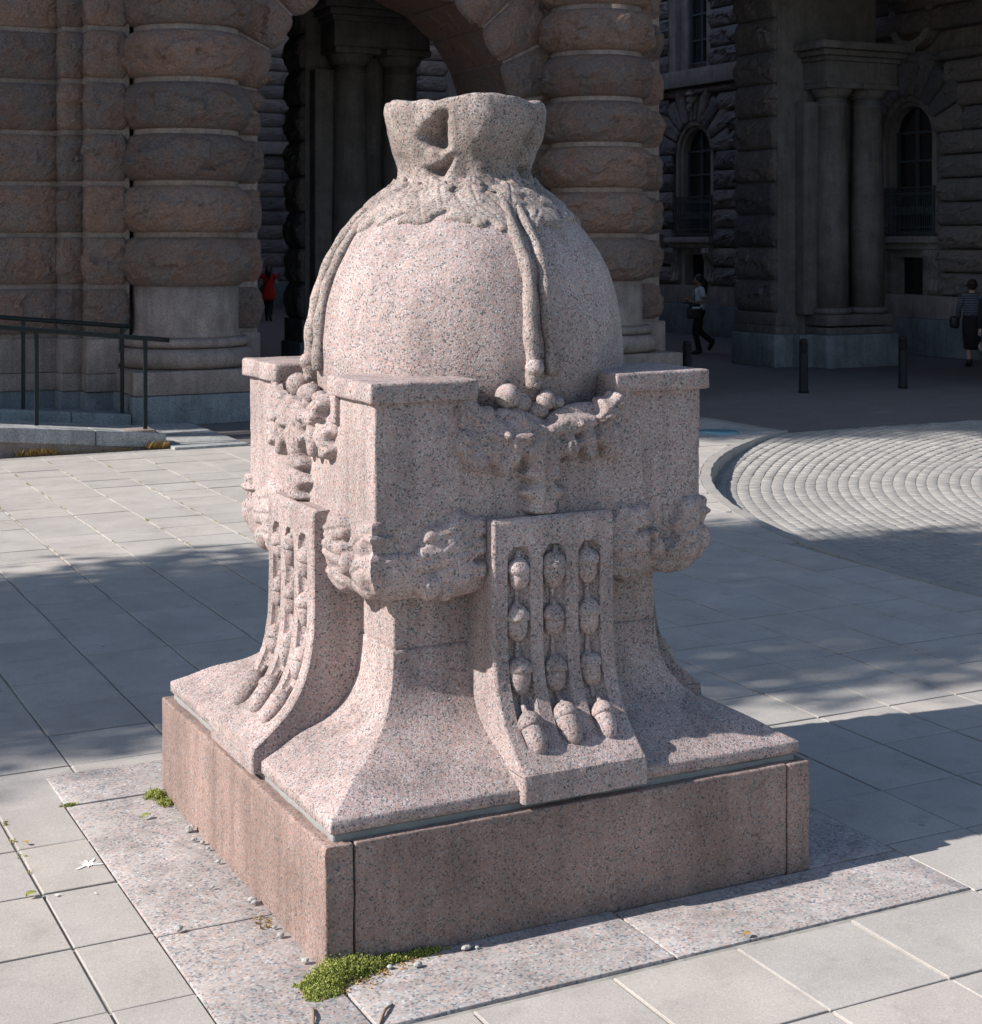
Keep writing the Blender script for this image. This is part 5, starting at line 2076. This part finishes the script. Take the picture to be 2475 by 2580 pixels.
# passer-by in jeans, only an edge of whom is in the frame
J, Rd = base_pose()
J.update({'kneeL': (-.09, .06, .47), 'ankL': (-.09, .05, .08), 'toeL': (-.10, .18, .03), 'ankR': (.09, -.10, .09), 'toeR': (.10, .02, .03)})
jk = join_vf(sections_vf([(0, 0, .90, .18, .14), (0, 0, 1.05, .17, .125), (0, 0, 1.28, .19, .125), (0, 0, 1.36, .17, .10), (0, 0, 1.40, .07, .06)], 24, .02),
             limb(J, ['shoL', 'elbL', 'wriL'], [.075, .066, .055, .05, .045]), limb(J, ['shoR', 'elbR', 'wriR'], [.075, .066, .055, .05, .045]))
jt = join_vf(limb(J, ['hipL', 'kneeL', 'ankL'], [.11, .10, .08, .072, .068]), limb(J, ['hipR', 'kneeR', 'ankR'], [.11, .10, .08, .072, .068]),
             sections_vf([(0, 0, .80, .16, .12), (0, 0, .92, .17, .135)], 20))
pD = on_z(2502, 945)
person('passer-by in blue jeans and dark jacket next to the striped top', at(pD, -.02), tuple(EY), J, Rd, SKINP,
       [('jacket', jk, BLACKC), ('jeans', jt, JEANS), ('shoes', join_vf(shoe(J['ankL'], J['toeL']), shoe(J['ankR'], J['toeR'])), BAGM),
        ('hair', ball_vf((0, -.01, 1.555), .112, 14, (.88, .95, 1.0)), HAIRB)])


# ------------------------------------------------------------------ trees beyond the left edge, whose shade lies across the square
def tree(label, x, y, h_tr, cc, rx, ry, rz, nleaf, seed):
    t = empty('lime_tree', (x, y, 0), label, 'tree', 'trees along the square')
    r_ = random.Random(seed)
    trunk = add('trunk', tube('trunk', [(x, y, -.3), (x + .03, y, 1.0), (x - .04, y + .03, 2.6), (x, y, h_tr), (x + .05, y, cc[2])], [.30, .24, .20, .17, .06], 14), BARK, t, True)
    for k in range(11):
        a = k * 2.4 + r_.uniform(-.3, .3)
        z0 = h_tr - .4 + k * .28
        e = (cc[0] + rx * .72 * math.cos(a), cc[1] + ry * .72 * math.sin(a), cc[2] + r_.uniform(-.6, .6) * rz)
        mid = ((x + e[0]) / 2, (y + e[1]) / 2, (z0 + e[2]) / 2 + .2)
        add('limb', tube('limb', [(x, y, z0), mid, e], [.09, .06, .02], 7), BARK, trunk, True)
    rs = np.random.RandomState(seed)
    # leaf clumps through the crown's volume
    nc = nleaf // 42
    d = rs.normal(size=(nc, 3))
    d /= np.linalg.norm(d, axis=1)[:, None]
    rr = rs.uniform(0.12, 1, nc) ** (1 / 2.2)
    cen = d * rr[:, None] * np.array([rx, ry, rz]) + np.array(cc)
    pos = np.repeat(cen, 42, 0) + rs.normal(size=(nc * 42, 3)) * .26
    n_ = len(pos)
    a = rs.normal(size=(n_, 3))
    a /= np.linalg.norm(a, axis=1)[:, None]
    b = np.cross(a, rs.normal(size=(n_, 3)))
    b /= np.linalg.norm(b, axis=1)[:, None]
    s1 = rs.uniform(.06, .10, n_)[:, None]
    s2 = s1 * .75
    V = np.stack([pos - a * s1, pos + b * s2, pos + a * s1 * 1.1, pos - b * s2], 1).reshape(-1, 3)
    Q = np.arange(n_ * 4).reshape(-1, 4)
    add('crown', mesh_np('crown', V, Q), LEAFM, t)
    return t


tree('tall lime tree at the left of the square, shading the paving behind the monument', -10.4, 5.3, 4.6, (-10.4, 5.15, 9.2), 2.6, 2.45, 3.6, 27000, 5)
tree('second lime tree of the row, standing behind the first', -17.2, 5.5, 4.6, (-17.2, 5.75, 9.4), 2.6, 2.4, 3.6, 26000, 9)
tree('taller tree beside the building, shading the mouth of the street', -11.0, 15.0, 9.0, (-11.0, 15.2, 16.5), 3.4, 2.7, 5.2, 40000, 12)


# ------------------------------------------------------------------ moss, pebbles, leaves, twigs, droppings
def moss(name, label, blobs, n, seed, size=.011, mat=MOSS):
    rs = np.random.RandomState(seed)
    P_ = []
    per_ = np.array([b[3] * b[4] for b in blobs], float)
    per_ = (per_ / per_.sum() * n / 7).astype(int) + 1
    for (cx, cy, hh, rx, ry), m_ in zip(blobs, per_):
        u = rs.uniform(0, 1.25, m_) ** .6
        a = rs.uniform(0, 2 * math.pi, m_)
        x = cx + rx * u * np.cos(a)
        y = cy + ry * u * np.sin(a)
        dens = vnoise(np.c_[x * 30, y * 30, np.zeros(m_)], seed) * .5 + .75 - np.clip(u - .55, 0, 1) * 1.5
        keep = rs.uniform(0, 1, m_) < dens
        x, y, u = x[keep], y[keep], u[keep]
        top_h = .85 * hh * np.clip(1 - u ** 2 * .8, .08, 1) * rs.uniform(.35, 1.25, len(x))
        lx_, ly_ = rs.normal(size=(2, len(x))) * .3
        for k in range(7):                        # leaflets up each sprig
            t_ = (k + .6) / 7
            P_.append(np.c_[x + lx_ * top_h * t_, y + ly_ * top_h * t_, .004 + top_h * t_])
    pos = np.concatenate(P_) + rs.normal(size=(sum(len(q_) for q_ in P_), 3)) * size * .35
    # nothing grows inside the plinth
    ins = (np.abs(pos[:, 0]) < .972) & (np.abs(pos[:, 1]) < .972)
    pos = pos[~ins]
    n_ = len(pos)
    a = rs.normal(size=(n_, 3)) + np.array([0, 0, .6])
    a /= np.linalg.norm(a, axis=1)[:, None]
    b = np.cross(a, rs.normal(size=(n_, 3)))
    b /= np.linalg.norm(b, axis=1)[:, None]
    s1 = (size * rs.uniform(.35, 1.0, n_))[:, None]
    V = np.stack([pos - a * s1, pos + b * s1 * .5, pos + a * s1, pos - b * s1 * .5], 1).reshape(-1, 3)
    V[:, 2] = np.maximum(V[:, 2], .003)
    o = add(name, mesh_np(name, V, np.arange(n_ * 4).reshape(-1, 4)), mat)
    return tag(o, label, 'moss', kind='stuff')


moss('moss_clump', 'bright green moss growing round the near corner of the plinth',
     [(-.955, -1.02, .065, .10, .075), (-1.01, -1.05, .035, .085, .075), (-.88, -1.0, .055, .10, .05), (-.78, -.99, .035, .10, .035), (-.66, -.985, .022, .12, .022), (-1.03, -1.10, .02, .06, .045)], 60000, 1, size=.0058)
moss('plant_litter', 'brown plant litter scattered round the moss at the plinth corner', [(-.97, -1.09, .008, .13, .06), (-.72, -1.02, .007, .17, .04), (-1.03, -.5, .005, .05, .10), (-.86, -1.06, .006, .12, .05)], 2600, 6, size=.006, mat=DRYM)
moss('moss_tuft', 'small yellow green moss tuft at the left corner of the plinth', [(-1.015, .905, .035, .045, .06), (-1.0, .80, .022, .035, .05), (-1.36, 0.965, .008, .05, .012)], 9000, 2, size=.0055)
gb = []
rs_ = np.random.RandomState(8)
for x in (-.75, -.255, .24, .735, 1.23, 1.72):
    for y in rs_.uniform(6.4, 11.6, 16):
        gb.append((x, y, .012, .012, rs_.uniform(.03, .12)))
for k in range(14):
    gb.append((-1.65 + rs_.uniform(-.01, .01), rs_.uniform(.3, 1.0), .006, .01, .03))
moss('joint_moss', 'thin yellowish moss in the joints of the paving towards the ramp', gb, 5000, 4, size=.007, mat=MOSSD)


def grass(name, label, spots, n, seed):
    rs = np.random.RandomState(seed)
    V = []
    for k in range(n):
        x, y, w, h = spots[rs.randint(len(spots))]
        p = np.array([x + rs.uniform(-w, w), y + rs.uniform(-.03, .02), 0])
        L = h * rs.uniform(.4, 1)
        lean = rs.normal(size=2) * .5 * L
        sd = np.array([rs.uniform(-1, 1), rs.uniform(-1, 1), 0]) * .006
        V += [p - sd, p + sd, p + np.array([lean[0], lean[1], L])]
    o = add(name, mesh_np(name, np.array(V), np.arange(len(V)).reshape(-1, 3)), DRYM)
    return tag(o, label, 'grass', kind='stuff')


grass('dry_grass', 'dry yellow grass along the foot of the ramp kerb', [(.75, 12.28, .22, .10), (2.10, 12.26, .12, .11), (1.3, 12.28, .5, .04)], 900, 3)

pb = [(1000, 455, .017), (1022, 508, .010), (1065, 523, .008), (1095, 555, .007), (1147, 624, .009), (1327, 832, .014), (1340, 842, .010), (1480, 1016, .012), (1605, 1152, .012), (940, 985, .013), (1120, 757, .006), (1445, 970, .007)]
for i, (cx, cy, r_) in enumerate(pb):
    x, y, _ = on_z(cx * .4787, 1880 + cy * .4787)
    v, f = ball_vf((0, 0, 0), r_, 8, (1.2, .95, .75))
    v = v * (1 + .35 * fbm(v * 90 + i * 3, i, 2))[:, None]
    v = v + np.array([x, y, r_ * .6 + .008])
    o = add('pebble', mesh_np('pebble', v, f), PEBB, None, False)
    tag(o, 'small grey pebble lying on the granite slab beside the plinth', 'pebble', 'pebbles beside the plinth')
for i, (cx, cy, r_) in enumerate(((990, 1040, .012), (740, 1130, .012), (590, 1140, .009), (1050, 1035, .006))):
    x, y, _ = on_z(700 + cx * .4787, 1900 + cy * .4787)
    v, f = ball_vf((0, 0, 0), r_, 8, (1.3, .95, .7))
    v = v * (1 + .35 * fbm(v * 90 + i * 3, i + 30, 2))[:, None] + np.array([x, y, r_ * .5 + .008])
    tag(add('pebble', mesh_np('pebble', v, f), PEBB), 'small grey pebble lying by the moss in front of the plinth', 'pebble', 'pebbles by the moss')


def fallen(label, x, y, L, rot, mat):
    n_ = 9
    v = []
    for i in range(n_):
        t = i / (n_ - 1)
        w = .32 * L * math.sin(math.pi * min(1, t * .95 + .03)) ** .8
        for s in (-1, 0, 1):
            v.append(((t - .5) * L, s * w, .012 + .10 * L * abs(s) + .12 * L * math.sin(t * 3)))
    f = [tuple(q) for q in grid_quads(3, n_)]
    v = np.array(v)
    c, s = math.cos(rot), math.sin(rot)
    v = np.c_[v[:, 0] * c - v[:, 1] * s + x, v[:, 0] * s + v[:, 1] * c + y, v[:, 2]]
    return tag(add('fallen_leaf', mesh_np('fallen_leaf', v, f), mat, None, True), label, 'leaf')


for (lab, cx, cy, L, m_) in (('green fallen leaf on the pink granite slab left of the plinth', 770, 385, .045, MOSS),
                             ('pale curled leaf on a paving joint at the left', 165, 800, .05, MOSS),
                             ('tiny brown leaf in a joint between two grey slabs', 135, 525, .03, DRYM)):
    x, y, _ = on_z(cx * .4787, 1880 + cy * .4787)
    fallen(lab, x, y, L, rng.uniform(0, 6), m_)
x, y, _ = on_z(1600 + 610 * .4654, 1800 + 1210 * .4654)
fallen('orange scrap of leaf at the edge of the granite strip', x, y, .035, .3, DRYM)
for (lab, p0, p1, p2) in (('short brown twig standing from the gap below the moss', (185, 1350), (190, 1400), (188, 1440)),
                          ('curved brown twig on the granite strip in front of the plinth', (605, 1328), (565, 1370), (535, 1440))):
    pts_ = [on_z(700 + a * .4787, 1900 + b_ * .4787) for a, b_ in (p0, p1, p2)]
    pts_ = [(a, b_, .007 + .007 * i * (2 - i)) for i, (a, b_, _) in enumerate(pts_)]
    tag(add('twig', tube('twig', smooth_prof_3(pts_, 9), [.003, .004, .0045, .005, .004, .005, .004, .004, .003], 7), TWIG), lab, 'twig')


def splat(cx, cy, r_, seed, rays):
    x, y, _ = on_z(cx * .4787, 1880 + cy * .4787)
    rs = random.Random(seed)
    n_ = 40
    v = [(x, y, .0055)]
    for i in range(n_):
        a = 2 * math.pi * i / n_
        rr = r_ * rs.uniform(.5, .9)
        if rs.random() < rays / n_ * 1.4:
            rr = r_ * rs.uniform(1.1, 2.6)
        v.append((x + rr * math.cos(a), y + rr * math.sin(a), .0055))
    f = [(0, i + 1, (i + 1) % n_ + 1) for i in range(n_)]
    add('dropping', mesh_np('dropping', v, f), WHITEM, pavement)


splat(462, 630, .026, 1, 8)
splat(300, 790, .010, 2, 4)
splat(500, 780, .005, 3, 4)
